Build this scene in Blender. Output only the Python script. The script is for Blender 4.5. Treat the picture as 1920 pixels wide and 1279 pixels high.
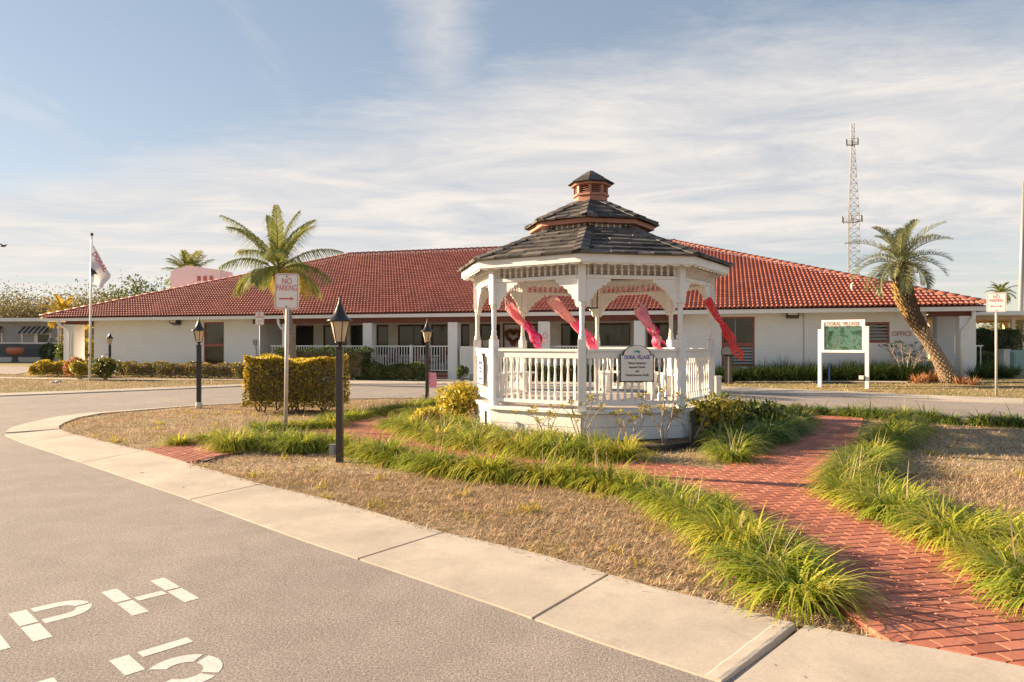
import bpy, math, random
import numpy as np
from mathutils import Matrix, Vector

for o in list(bpy.data.objects):
    bpy.data.objects.remove(o)
random.seed(7)
rng = np.random.default_rng(11)
scene = bpy.context.scene
COL = scene.collection
R = math.radians

# ------------------------------------------------------------------ camera
F = 1320.0; CX = 960.0; HY = 642.0; CAMH = 1.55          # photo pixels (1920 wide)
cam_d = bpy.data.cameras.new('camera')
cam = bpy.data.objects.new('camera', cam_d)
COL.objects.link(cam)
cam.location = (0, 0, CAMH)
cam.rotation_euler = (R(90), 0, 0)
cam_d.sensor_width = 36.0
cam_d.lens = 36.0 * F / 1920.0
cam_d.shift_y = (HY - 639.5) / 1920.0
cam_d.clip_start = 0.05
cam_d.clip_end = 5000
scene.camera = cam

# ------------------------------------------------------------------ light
SUN_AZ = 17.5      # degrees the sun stands behind the camera's left axis
SUN_EL = 17.0
SUN_STRENGTH = 4.6
SKY_STRENGTH = 0.09
EXPOSURE = 1.75
world = bpy.data.worlds.new('World')
scene.world = world
world.use_nodes = True
wn = world.node_tree.nodes; wl = world.node_tree.links
wn.clear()


def wnode(t, **kw):
    n = wn.new(t)
    for k, v in kw.items():
        setattr(n, k, v)
    return n


def wmath(op, a, b=None, clamp=False):
    n = wn.new('ShaderNodeMath'); n.operation = op; n.use_clamp = clamp
    for i, v in enumerate((a, b)):
        if v is None:
            continue
        if isinstance(v, (int, float)):
            n.inputs[i].default_value = v
        else:
            wl.new(v, n.inputs[i])
    return n.outputs[0]


sky = wnode('ShaderNodeTexSky')
sky.sky_type = 'NISHITA'
sky.sun_disc = False
sky.sun_elevation = R(SUN_EL)
# direction to the sun in the horizontal plane: (-cos az, sin az)
sun_h = Vector((-math.cos(R(SUN_AZ)), math.sin(R(SUN_AZ)), 0))
sky.sun_rotation = math.atan2(sun_h.x, sun_h.y)
sky.air_density = 1.0; sky.dust_density = 0.15; sky.ozone_density = 1.3
tc = wnode('ShaderNodeTexCoord')
sep = wnode('ShaderNodeSeparateXYZ'); wl.new(tc.outputs['Generated'], sep.inputs[0])
zz = wmath('MAXIMUM', wmath('ADD', sep.outputs[2], 0.015), 0.02)
px_ = wmath('DIVIDE', sep.outputs[0], zz)
py_ = wmath('DIVIDE', sep.outputs[1], zz)
comb = wnode('ShaderNodeCombineXYZ'); wl.new(px_, comb.inputs[0]); wl.new(py_, comb.inputs[1])


def wnoise(scale, stretch, rot, detail, rough, offs=(0, 0, 0), dist=0.0):
    mp = wnode('ShaderNodeMapping')
    mp.inputs['Scale'].default_value = stretch
    mp.inputs['Rotation'].default_value = (0, 0, R(rot))
    mp.inputs['Location'].default_value = offs
    wl.new(comb.outputs[0], mp.inputs[0])
    n = wnode('ShaderNodeTexNoise')
    n.inputs['Scale'].default_value = scale
    n.inputs['Detail'].default_value = detail
    n.inputs['Roughness'].default_value = rough
    n.inputs['Distortion'].default_value = dist
    wl.new(mp.outputs[0], n.inputs['Vector'])
    return n.outputs[0]


def wramp(v, stops):
    r = wnode('ShaderNodeValToRGB')
    el = r.color_ramp.elements
    el[0].position, el[0].color = stops[0][0], (stops[0][1],) * 3 + (1,)
    el[1].position, el[1].color = stops[-1][0], (stops[-1][1],) * 3 + (1,)
    for p, c in stops[1:-1]:
        e = el.new(p); e.color = (c, c, c, 1)
    wl.new(v, r.inputs[0])
    return r.outputs[0]


# a broad sheet of high cloud whose edge crosses the sky, streaky inside, open again far to the right
n_big = wnoise(0.55, (1, 1, 1), 25, 5, 0.55, (3.1, 1.7, 0))
n_str = wnoise(1.15, (0.75, 1.15, 1), 25, 9, 0.62, (0.4, 5.2, 0), 0.6)
n_fine = wnoise(5.5, (0.7, 1.5, 1), 12, 8, 0.72, (7, 2, 0), 0.3)
cdist = wmath('ADD', py_, wmath('MULTIPLY', px_, 0.46))
cedge = wmath('ADD', cdist, wmath('MULTIPLY', wmath('SUBTRACT', n_big, 0.5), 1.9))
cedge = wmath('ADD', cedge, wmath('MULTIPLY', wmath('SUBTRACT', n_fine, 0.5), 0.9))
sheet_in = wramp(wmath('MULTIPLY', wmath('SUBTRACT', cedge, 2.35), 0.75, True), [(0, 0), (0.3, 0.45), (0.7, 0.93), (1, 1)])
sheet_out = wramp(wmath('MULTIPLY', wmath('SUBTRACT', cedge, 6.4), 0.36, True), [(0, 1), (0.5, .7), (1, 0.15)])
streak = wramp(n_str, [(0.34, 0.62), (0.60, 1)])
sheet = wmath('MULTIPLY', wmath('MULTIPLY', sheet_in, sheet_out), streak)
n_wisp = wnoise(0.9, (2.3, 0.42, 1), -4, 7, 0.62, (1.9, 0.3, 0), 0.4)
wisp = wmath('MULTIPLY', wramp(n_wisp, [(0.54, 0), (0.78, 0.55)]), wramp(n_fine, [(0.3, 0.45), (0.7, 1)]))
n_far = wnoise(0.33, (0.55, 2.6, 1), 4, 6, 0.6, (2.2, 8.8, 0))
far = wmath('MULTIPLY', wramp(n_far, [(0.45, 0), (0.6, 0.75)]), wramp(wmath('MULTIPLY', cdist, 0.1), [(0.7, 0), (1, 1)]))
# one feathery plume of cirrus standing up from the edge of the sheet
plx = wmath('ADD', wmath('ADD', px_, 0.043), wmath('MULTIPLY', py_, 0.083))
plx = wmath('ADD', plx, wmath('MULTIPLY', wmath('SUBTRACT', n_fine, 0.5), 0.22))
plume = wramp(wmath('ABSOLUTE', plx), [(0.0, .75), (0.07, .45), (0.17, 0)])
plume = wmath('MULTIPLY', plume, wramp(wmath('MULTIPLY', py_, 0.25), [(0.3, 0), (0.42, .85), (0.75, .6), (0.92, 0)]))
plume = wmath('MULTIPLY', plume, wramp(n_str, [(0.3, .4), (0.6, 1)]))
mask = wmath('MAXIMUM', wmath('MAXIMUM', wmath('MAXIMUM', sheet, wisp), far), plume)
mask = wmath('MULTIPLY', mask, wramp(sep.outputs[2], [(0.0, 1), (1, 1)]), True)
bg_sky = wnode('ShaderNodeBackground'); bg_sky.inputs['Strength'].default_value = SKY_STRENGTH
gam = wnode('ShaderNodeGamma'); gam.inputs['Gamma'].default_value = 0.55
wl.new(sky.outputs[0], gam.inputs['Color'])
hsv = wnode('ShaderNodeHueSaturation'); hsv.inputs['Saturation'].default_value = 1.12
wl.new(gam.outputs[0], hsv.inputs['Color'])
tint = wnode('ShaderNodeMixRGB'); tint.blend_type = 'MULTIPLY'; tint.inputs[0].default_value = 1.0
tint.inputs[2].default_value = (1.05, 0.985, 0.985, 1)
wl.new(hsv.outputs[0], tint.inputs[1]); wl.new(tint.outputs[0], bg_sky.inputs['Color'])
bg_cl = wnode('ShaderNodeBackground')
ccol = wnode('ShaderNodeMixRGB')
ccol.inputs[1].default_value = (0.78, 0.77, 0.78, 1)
ccol.inputs[2].default_value = (1.0, 0.93, 0.87, 1)
wl.new(wramp(n_str, [(0.35, 0), (0.62, 1)]), ccol.inputs[0])
wl.new(ccol.outputs[0], bg_cl.inputs['Color'])
bg_cl.inputs['Strength'].default_value = 0.275
mixs = wnode('ShaderNodeMixShader')
wl.new(mask, mixs.inputs[0]); wl.new(bg_sky.outputs[0], mixs.inputs[1]); wl.new(bg_cl.outputs[0], mixs.inputs[2])
wout = wnode('ShaderNodeOutputWorld'); wl.new(mixs.outputs[0], wout.inputs[0])

sun_d = bpy.data.lights.new('sun', 'SUN')
sun_d.energy = SUN_STRENGTH
sun_d.angle = R(0.6)
sun_d.color = (1.0, 0.75, 0.48)
sun = bpy.data.objects.new('sun', sun_d)
COL.objects.link(sun)
to_sun = Vector((sun_h.x * math.cos(R(SUN_EL)), sun_h.y * math.cos(R(SUN_EL)), math.sin(R(SUN_EL))))
sun.rotation_euler = to_sun.to_track_quat('Z', 'Y').to_euler()
sun.location = (-20, 8, 12)

vs = scene.view_settings
vs.view_transform = 'Standard'; vs.look = 'None'; vs.gamma = 1.0; vs.exposure = EXPOSURE
vs.use_curve_mapping = False
scene.render.engine = 'CYCLES'
scene.render.resolution_x = 1024; scene.render.resolution_y = 682

# ------------------------------------------------------------------ geometry of the place


def sstep(a, b, x):
    t = min(1, max(0, (x - a) / (b - a)))
    return t * t * (3 - 2 * t)


def G(x, y):
    """gentle rise of the ground behind the far kerb on the right"""
    d = (x - 7.2) * 0.636 + (y - 23.8) * 0.771
    return min(0.42, max(0.0, 0.061 * d)) * sstep(0.0, 8.0, x)


def gp(px, py, z=0.0):
    """ground point (x, y) seen at a photo pixel"""
    k = (py - HY) / F; lo, hi = 0.5, F * CAMH / (py - HY) * 1.02
    for _ in range(40):
        y = (lo + hi) / 2
        if y * k < CAMH - z - G((px - CX) / F * y, y):
            lo = y
        else:
            hi = y
    return ((px - CX) / F * y, y)


def ordinal(n):
    return '%d%s' % (n, 'th' if 10 <= n % 100 <= 20 else {1: 'st', 2: 'nd', 3: 'rd'}.get(n % 10, 'th'))


def at(px, Y):
    return (px - CX) / F * Y


def zat(py, Y):
    return CAMH + (HY - py) * Y / F


# ------------------------------------------------------------------ materials
MATS = {}


def newmat(name):
    m = bpy.data.materials.new(name)
    m.use_nodes = True
    nt = m.node_tree
    nt.nodes.clear()
    out = nt.nodes.new('ShaderNodeOutputMaterial')
    b = nt.nodes.new('ShaderNodeBsdfPrincipled')
    nt.links.new(b.outputs[0], out.inputs[0])
    MATS[name] = m
    return m, nt, b, out


def ramp(nt, v, cols):
    r = nt.nodes.new('ShaderNodeValToRGB')
    el = r.color_ramp.elements
    el[0].position = cols[0][0]; el[0].color = tuple(cols[0][1]) + (1,)
    el[1].position = cols[-1][0]; el[1].color = tuple(cols[-1][1]) + (1,)
    for p, c in cols[1:-1]:
        e = el.new(p); e.color = tuple(c) + (1,)
    nt.links.new(v, r.inputs[0])
    return r.outputs[0]


def noise(nt, scale, detail=4, rough=0.6, coord='Object', stretch=None, w=0.0):
    t = nt.nodes.new('ShaderNodeTexCoord')
    src = t.outputs[coord]
    if stretch or w:
        mp = nt.nodes.new('ShaderNodeMapping')
        mp.inputs['Scale'].default_value = stretch or (1, 1, 1)
        mp.inputs['Location'].default_value = (w, w * 1.7, w * .3)
        nt.links.new(src, mp.inputs[0]); src = mp.outputs[0]
    n = nt.nodes.new('ShaderNodeTexNoise')
    n.inputs['Scale'].default_value = scale
    n.inputs['Detail'].default_value = detail
    n.inputs['Roughness'].default_value = rough
    nt.links.new(src, n.inputs['Vector'])
    return n.outputs[0]


def mixc(nt, fac, a, b, mode='MIX'):
    n = nt.nodes.new('ShaderNodeMixRGB'); n.blend_type = mode
    if isinstance(fac, (int, float)):
        n.inputs[0].default_value = fac
    else:
        nt.links.new(fac, n.inputs[0])
    for i, v in ((1, a), (2, b)):
        if isinstance(v, tuple):
            n.inputs[i].default_value = v + (1,)
        else:
            nt.links.new(v, n.inputs[i])
    return n.outputs[0]


def bump(nt, b, h, strength=0.3, dist=0.01):
    n = nt.nodes.new('ShaderNodeBump')
    n.inputs['Strength'].default_value = strength
    n.inputs['Distance'].default_value = dist
    nt.links.new(h, n.inputs['Height'])
    nt.links.new(n.outputs[0], b.inputs['Normal'])


def plain(name, col, rough=0.6, var=0.15, scale=6.0, metal=0.0, bmp=0.0, bscale=60, dirt=None, spec=None, rand=0.0):
    m, nt, b, out = newmat(name)
    lo = tuple(c * (1 - var) for c in col); hi = tuple(min(1, c * (1 + var)) for c in col)
    c = ramp(nt, noise(nt, scale, 6, 0.65), [(0.3, lo), (0.7, hi)])
    if rand:
        oi = nt.nodes.new('ShaderNodeObjectInfo')
        c = mixc(nt, 1.0, c, ramp(nt, oi.outputs['Random'], [(0, (1 - rand,) * 3), (1, (1, 1, 1))]), 'MULTIPLY')
    if dirt:
        c = mixc(nt, ramp(nt, noise(nt, dirt[1], 8, 0.7, w=3.3), [(0.5, (0, 0, 0)), (0.75, (dirt[2],) * 3)]), c, dirt[0])
    nt.links.new(c, b.inputs['Base Color'])
    b.inputs['Roughness'].default_value = rough
    b.inputs['Metallic'].default_value = metal
    if spec is not None:
        b.inputs['Specular IOR Level'].default_value = spec
    if bmp:
        bump(nt, b, noise(nt, bscale, 5, 0.7), bmp, 0.01)
    return m


def leafmat(name, cols, trans=0.35, rough=0.5, coordscale=None, spec=0.3, plantvar=False):
    """foliage: colour varies from leaf to leaf, light shines through"""
    m, nt, b, out = newmat(name)
    g = nt.nodes.new('ShaderNodeNewGeometry')
    n = len(cols)
    c = ramp(nt, g.outputs['Random Per Island'], [(i / (n - 1), cols[i]) for i in range(n)])
    if coordscale:
        c = mixc(nt, 1.0, c, ramp(nt, noise(nt, coordscale, 3), [(0.3, (.62, .66, .6)), (0.7, (1.25, 1.15, 1.1))]), 'MULTIPLY')
    if plantvar:
        oi = nt.nodes.new('ShaderNodeObjectInfo')
        c = mixc(nt, 1.0, c, ramp(nt, oi.outputs['Random'], [(0, (.72, .82, .7)), (0.5, (1.0, .97, .85)), (1, (1.22, 1.06, .95))]), 'MULTIPLY')
    nt.links.new(c, b.inputs['Base Color'])
    b.inputs['Roughness'].default_value = rough
    b.inputs['Specular IOR Level'].default_value = spec
    t = nt.nodes.new('ShaderNodeBsdfTranslucent')
    nt.links.new(c, t.inputs[0])
    mx = nt.nodes.new('ShaderNodeMixShader'); mx.inputs[0].default_value = trans
    nt.links.new(b.outputs[0], mx.inputs[1]); nt.links.new(t.outputs[0], mx.inputs[2])
    nt.links.new(mx.outputs[0], out.inputs[0])
    return m


# asphalt
m, nt, b, out = newmat('asphalt')
c1 = ramp(nt, noise(nt, 70, 3, 0.8), [(0.33, (.185, .163, .152)), (0.5, (.305, .270, .250)), (0.68, (.52, .465, .425))])
c2 = ramp(nt, noise(nt, 0.45, 5, 0.6), [(0.3, (.84, .84, .86)), (0.7, (1.08, 1.05, 1.0))])
c3 = ramp(nt, noise(nt, 2.2, 7, 0.7, stretch=(1, 1, 1)), [(0.42, (.9, .9, .9)), (0.6, (1.03, 1.03, 1.03))])
nt.links.new(mixc(nt, 1.0, mixc(nt, 1.0, c1, c2, 'MULTIPLY'), c3, 'MULTIPLY'), b.inputs['Base Color'])
b.inputs['Roughness'].default_value = 0.9
bump(nt, b, noise(nt, 75, 3, 0.8), 0.55, 0.008)
vt = nt.nodes.new('ShaderNodeTexVoronoi'); vt.feature = 'DISTANCE_TO_EDGE'; vt.inputs['Scale'].default_value = 0.33
tcv = nt.nodes.new('ShaderNodeTexCoord'); wv = nt.nodes.new('ShaderNodeMixRGB'); wv.blend_type = 'ADD'; wv.inputs[0].default_value = 0.35
nz = nt.nodes.new('ShaderNodeTexNoise'); nz.inputs['Scale'].default_value = 1.6; nz.inputs['Detail'].default_value = 7
nt.links.new(tcv.outputs['Object'], nz.inputs['Vector']); nt.links.new(tcv.outputs['Object'], wv.inputs[1]); nt.links.new(nz.outputs['Color'], wv.inputs[2])
nt.links.new(wv.outputs[0], vt.inputs['Vector'])
crk = ramp(nt, vt.outputs['Distance'], [(0.0, (.62, .62, .62)), (0.0035, (1, 1, 1))])
old = b.inputs['Base Color'].links[0].from_socket
nt.links.new(mixc(nt, 0.25, old, mixc(nt, 1.0, old, crk, 'MULTIPLY')), b.inputs['Base Color'])
# concrete
m, nt, b, out = newmat('concrete')
c1 = ramp(nt, noise(nt, 55, 6, 0.75), [(0.25, (.43, .385, .325)), (0.7, (.57, .515, .445))])
c2 = ramp(nt, noise(nt, 1.3, 7, 0.65), [(0.3, (.74, .73, .72)), (0.65, (1.08, 1.06, 1.03))])
c = mixc(nt, 1.0, c1, c2, 'MULTIPLY')
c = mixc(nt, ramp(nt, noise(nt, 2.6, 5, 0.7, w=4), [(0.62, (0, 0, 0)), (0.78, (.4, .4, .4))]), c, (.36, .25, .15))
c = mixc(nt, ramp(nt, noise(nt, 6, 9, 0.8, w=9), [(0.52, (0, 0, 0)), (0.75, (.45, .45, .45))]), c, (.30, .26, .21))
c = mixc(nt, ramp(nt, noise(nt, 170, 3, 0.8, w=2), [(0.64, (0, 0, 0)), (0.70, (.6, .6, .6))]), c, (.22, .19, .16))
nt.links.new(c, b.inputs['Base Color'])
b.inputs['Roughness'].default_value = 0.88
bump(nt, b, noise(nt, 130, 4, 0.75), 0.3, 0.004)
# ground / soil
m, nt, b, out = newmat('soil')
c1 = ramp(nt, noise(nt, 40, 8, 0.75), [(0.3, (.24, .18, .12)), (0.7, (.55, .43, .30))])
c2 = ramp(nt, noise(nt, 0.7, 5, 0.6), [(0.3, (.85, .95, .8)), (0.65, (1.1, 1.03, .95))])
nt.links.new(mixc(nt, 1.0, c1, c2, 'MULTIPLY'), b.inputs['Base Color'])
b.inputs['Roughness'].default_value = 0.95
bump(nt, b, noise(nt, 60, 8, 0.8), 0.8, 0.03)
m, nt, b, out = newmat('far_ground')
c1 = ramp(nt, noise(nt, 9, 8, 0.75), [(0.3, (.22, .17, .08)), (0.7, (.42, .33, .16))])
c2 = ramp(nt, noise(nt, 0.35, 5, 0.6), [(0.35, (.62, .78, .55)), (0.62, (1.05, 1.0, .95))])
nt.links.new(mixc(nt, 1.0, c1, c2, 'MULTIPLY'), b.inputs['Base Color'])
b.inputs['Roughness'].default_value = 0.95
bump(nt, b, noise(nt, 25, 8, 0.8), 0.8, 0.04)
# bricks of the path
m, nt, b, out = newmat('paver_brick')
oi = nt.nodes.new('ShaderNodeObjectInfo')
gi = nt.nodes.new('ShaderNodeNewGeometry')
rr = nt.nodes.new('ShaderNodeMath'); rr.operation = 'FRACT'
ad = nt.nodes.new('ShaderNodeMath'); ad.operation = 'ADD'
nt.links.new(oi.outputs['Random'], ad.inputs[0]); nt.links.new(gi.outputs['Random Per Island'], ad.inputs[1])
nt.links.new(ad.outputs[0], rr.inputs[0])
c1 = ramp(nt, rr.outputs[0], [(0, (.35, .115, .07)), (0.5, (.445, .15, .09)), (1, (.53, .20, .13))])
c2 = ramp(nt, noise(nt, 35, 7, 0.75), [(0.3, (.78, .78, .78)), (0.7, (1.1, 1.08, 1.05))])
c = mixc(nt, 1.0, c1, c2, 'MULTIPLY')
c = mixc(nt, ramp(nt, noise(nt, 5, 6, 0.7, w=2), [(0.55, (0, 0, 0)), (0.8, (.4, .4, .4))]), c, (.40, .26, .18))
nt.links.new(c, b.inputs['Base Color'])
b.inputs['Roughness'].default_value = 0.8
bump(nt, b, noise(nt, 120, 5, 0.75), 0.35, 0.004)
plain('mortar_sand', (.24, .15, .11), 0.95, 0.3, 60)
# clay roof tile
m, nt, b, out = newmat('roof_tile')
oi = nt.nodes.new('ShaderNodeObjectInfo')
gi = nt.nodes.new('ShaderNodeNewGeometry')
ad = nt.nodes.new('ShaderNodeMath'); ad.operation = 'ADD'
rr = nt.nodes.new('ShaderNodeMath'); rr.operation = 'FRACT'
nt.links.new(oi.outputs['Random'], ad.inputs[0]); nt.links.new(gi.outputs['Random Per Island'], ad.inputs[1])
nt.links.new(ad.outputs[0], rr.inputs[0])
c1 = ramp(nt, rr.outputs[0], [(0, (.42, .13, .09)), (0.5, (.50, .165, .115)), (1, (.57, .20, .145))])
c2 = ramp(nt, noise(nt, 0.35, 5, 0.6), [(0.3, (.82, .84, .86)), (0.7, (1.08, 1.05, 1.0))])
nt.links.new(mixc(nt, 1.0, c1, c2, 'MULTIPLY'), b.inputs['Base Color'])
b.inputs['Roughness'].default_value = 0.55
# shingles
m, nt, b, out = newmat('cedar_shingle')
oi = nt.nodes.new('ShaderNodeObjectInfo')
c1 = ramp(nt, oi.outputs['Random'], [(0, (.045, .042, .043)), (0.5, (.095, .088, .085)), (1, (.20, .18, .165))])
c2 = ramp(nt, noise(nt, 14, 8, 0.75), [(0.3, (.55, .57, .62)), (0.7, (1.25, 1.15, 1.05))])
nt.links.new(mixc(nt, 1.0, c1, c2, 'MULTIPLY'), b.inputs['Base Color'])
b.inputs['Roughness'].default_value = 0.75
bump(nt, b, noise(nt, 45, 6, 0.75), 0.6, 0.006)

plain('white_paint', (.80, .79, .78), 0.55, 0.05, 4, bmp=0.12, bscale=40, dirt=((.50, .43, .34), 5, .28))
plain('white_metal', (.80, .79, .77), 0.4, 0.03, 3)
plain('stucco', (.80, .80, .80), 0.85, 0.03, 1.2, bmp=0.25, bscale=55, dirt=((.62, .58, .52), 0.7, .25))
plain('cream_stucco', (.72, .68, .60), 0.85, 0.04, 1.2, bmp=0.2, bscale=55)
plain('brown_trim', (.16, .045, .03), 0.6, 0.2, 4)
plain('red_trim', (.33, .10, .07), 0.6, 0.15, 4)
plain('copper_trim', (.40, .175, .115), 0.6, 0.15, 5, dirt=((.28, .12, .08), 6, .4))
plain('black_metal', (.022, .021, .022), 0.35, 0.2, 5)
plain('bronze_metal', (.05, .036, .03), 0.4, 0.2, 5)
plain('galvanised', (.50, .50, .49), 0.5, 0.12, 12, metal=0.3)
plain('grey_metal', (.27, .28, .29), 0.55, 0.12, 8, metal=0.3)
plain('dark_grey', (.10, .10, .105), 0.7, 0.1, 3)
plain('light_grey', (.36, .36, .37), 0.7, 0.08, 3)
plain('sign_white', (.82, .77, .72), 0.45, 0.03, 3)
plain('sign_red', (.62, .13, .16), 0.5, 0.05, 5)
plain('sign_black', (.02, .02, .025), 0.5, 0.05, 5)
plain('sign_blue', (.07, .05, .36), 0.5, 0.05, 5)
plain('sign_teal', (.03, .42, .40), 0.5, 0.1, 5)
plain('sign_brown', (.22, .13, .09), 0.5, 0.1, 5)
plain('office_red', (.55, .18, .16), 0.6, 0.05, 5)
m, nt, b, out = newmat('road_paint')
wear = ramp(nt, noise(nt, 28, 8, 0.8), [(0.50, (0, 0, 0)), (0.66, (1, 1, 1))])
wear2 = ramp(nt, noise(nt, 3.0, 5, 0.7, w=5), [(0.40, (.15, .15, .15)), (0.7, (.9, .9, .9))])
c = mixc(nt, mixc(nt, 1.0, wear, wear2, 'MULTIPLY'), ramp(nt, noise(nt, 9, 5), [(0.3, (.62, .60, .57)), (0.7, (.72, .70, .67))]), (.30, .26, .235))
nt.links.new(c, b.inputs['Base Color']); b.inputs['Roughness'].default_value = 0.85
bump(nt, b, noise(nt, 75, 3, 0.8), 0.5, 0.008)
plain('rubber_edging', (.018, .022, .03), 0.45, 0.2, 10)
plain('stone_pale', (.62, .58, .52), 0.85, 0.12, 8, bmp=0.3, bscale=30)
plain('terracotta', (.50, .17, .10), 0.7, 0.1, 6)
plain('bark_palm', (.26, .19, .125), 0.9, 0.35, 14, bmp=0.6, bscale=40)
plain('palm_boot', (.13, .085, .05), 0.9, 0.45, 20, bmp=0.5, bscale=40, rand=0.35)
plain('palm_stub', (.36, .27, .18), 0.9, 0.4, 20, bmp=0.5, bscale=40)
plain('palm_boot_sunlit', (.50, .33, .10), 0.9, 0.35, 20, bmp=0.5, bscale=40, rand=0.3)  # boot colour with the gold of low sunlight put in
plain('bark', (.17, .12, .08), 0.9, 0.3, 12, bmp=0.6, bscale=30)
plain('twig', (.36, .29, .22), 0.85, 0.25, 20)
plain('wood_carport', (.62, .48, .34), 0.75, 0.1, 4)
plain('tower_steel', (.20, .195, .19), 0.6, 0.1, 2, metal=0.2)
plain('utility_green', (.30, .42, .37), 0.55, 0.06, 3)
plain('wicker_red', (.20, .07, .05), 0.7, 0.2, 20)
plain('deck_board', (.60, .55, .50), 0.7, 0.1, 5, bmp=0.2, bscale=30)
plain('wall_brick', (.28, .09, .06), 0.85, 0.25, 10)
plain('pink_paver', (.42, .27, .22), 0.85, 0.15, 8)
plain('car_white', (.75, .76, .78), 0.25, 0.02, 2)
plain('blue_plastic', (.05, .12, .38), 0.4, 0.1, 5)
plain('bird_dark', (.06, .05, .05), 0.8, 0.1, 5)
plain('mulch', (.14, .08, .06), 0.95, 0.4, 40, bmp=0.8, bscale=50)

m, nt, b, out = newmat('dark_glass')
c = ramp(nt, noise(nt, 1.1, 5, 0.6), [(0.35, (.016, .017, .014)), (0.7, (.045, .048, .036))])
nt.links.new(c, b.inputs['Base Color'])
b.inputs['Roughness'].default_value = 0.06
b.inputs['Specular IOR Level'].default_value = 0.6
m, nt, b, out = newmat('lamp_glass')
b.inputs['Base Color'].default_value = (.86, .74, .56, 1)
b.inputs['Roughness'].default_value = 0.35
b.inputs['Transmission Weight'].default_value = 0.55
b.inputs['IOR'].default_value = 1.2
m, nt, b, out = newmat('clear_glass')
b.inputs['Base Color'].default_value = (.95, .95, .92, 1)
b.inputs['Roughness'].default_value = 0.05
b.inputs['Transmission Weight'].default_value = 1.0
b.inputs['IOR'].default_value = 1.06
# noticeboard glass: reflected surroundings painted as blotches of green, blue and sand
m, nt, b, out = newmat('painted_reflection')
c1 = ramp(nt, noise(nt, 2.6, 10, 0.72), [(0.38, (.03, .07, .04)), (0.46, (.09, .22, .13)), (0.52, (.22, .42, .42)), (0.56, (.07, .15, .09)), (0.63, (.62, .46, .26))])
nt.links.new(c1, b.inputs['Base Color'])
b.inputs['Roughness'].default_value = 0.15


def fabric(name, c0, c1, scale):
    m, nt, b, out = newmat(name)
    t = nt.nodes.new('ShaderNodeTexCoord')
    v = nt.nodes.new('ShaderNodeTexVoronoi'); v.inputs['Scale'].default_value = scale
    nt.links.new(t.outputs['Object'], v.inputs['Vector'])
    c = ramp(nt, v.outputs['Distance'], [(0.28, c1), (0.40, c0)])
    nt.links.new(c, b.inputs['Base Color'])
    b.inputs['Roughness'].default_value = 0.6
    tr = nt.nodes.new('ShaderNodeBsdfTranslucent'); nt.links.new(c, tr.inputs[0])
    mx = nt.nodes.new('ShaderNodeMixShader'); mx.inputs[0].default_value = 0.4
    nt.links.new(b.outputs[0], mx.inputs[1]); nt.links.new(tr.outputs[0], mx.inputs[2])
    nt.links.new(mx.outputs[0], out.inputs[0])


fabric('sock_pink', (.88, .34, .36), (.82, .16, .22), 26)
fabric('sock_pale', (.92, .56, .54), (.84, .24, .26), 28)
fabric('sock_red', (.80, .06, .07), (.86, .32, .32), 24)
fabric('sock_rose', (.90, .42, .52), (.80, .18, .32), 28)
fabric('stream_pink', (.86, .16, .30), (.80, .10, .26), 3)
fabric('stream_magenta', (.50, .02, .16), (.45, .02, .14), 3)
fabric('stream_red', (.82, .10, .08), (.78, .07, .07), 3)
fabric('stream_pale', (.88, .45, .48), (.85, .40, .42), 3)
fabric('flag_cloth', (.72, .72, .76), (.70, .70, .75), 2)

leafmat('border_grass', [(.13, .21, .02), (.27, .37, .03), (.40, .46, .05), (.52, .52, .08), (.56, .53, .12)], 0.4, 0.45, None, 0.35, True)
leafmat('border_grass_dark', [(.08, .14, .02), (.15, .24, .03), (.23, .31, .05), (.36, .37, .08)], 0.35, 0.45, None, 0.35, True)
leafmat('strap_leaf', [(.035, .07, .02), (.06, .105, .03), (.10, .15, .04), (.15, .19, .06)], 0.3, 0.45)
leafmat('straw', [(.42, .31, .17), (.55, .43, .26), (.62, .50, .33)], 0.3, 0.7)
leafmat('golden_leaf', [(.45, .34, .03), (.62, .45, .03), (.76, .54, .04), (.82, .60, .06)], 0.45, 0.45)
leafmat('olive_leaf', [(.13, .13, .03), (.22, .20, .04), (.33, .26, .06), (.46, .33, .07)], 0.35, 0.5)
leafmat('dark_leaf', [(.03, .06, .015), (.055, .09, .02), (.08, .12, .03)], 0.3, 0.45)
leafmat('green_leaf', [(.05, .09, .02), (.09, .14, .03), (.15, .19, .05), (.24, .24, .08)], 0.35, 0.45)
leafmat('red_leaf', [(.30, .10, .05), (.42, .17, .06), (.50, .28, .10)], 0.35, 0.5)
leafmat('yellow_leaf', [(.34, .30, .04), (.52, .42, .05), (.64, .50, .07), (.28, .28, .05)], 0.45, 0.45)
leafmat('tree_leaf', [(.10, .10, .035), (.17, .15, .06), (.25, .20, .09), (.32, .24, .12)], 0.35, 0.6)
leafmat('tree_leaf_green', [(.07, .09, .025), (.12, .14, .04), (.18, .18, .06)], 0.35, 0.6)
leafmat('palm_leaf', [(.12, .16, .03), (.20, .24, .05), (.30, .31, .08), (.38, .34, .12)], 0.35, 0.4)
leafmat('palm_leaf_blue', [(.13, .16, .07), (.20, .23, .11), (.28, .29, .15), (.34, .32, .18)], 0.3, 0.4)
leafmat('palm_leaf_gold', [(.40, .30, .03), (.55, .38, .04), (.60, .45, .08)], 0.4, 0.45)
leafmat('dry_frond', [(.34, .16, .07), (.46, .23, .11), (.58, .34, .17)], 0.25, 0.7)

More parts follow.
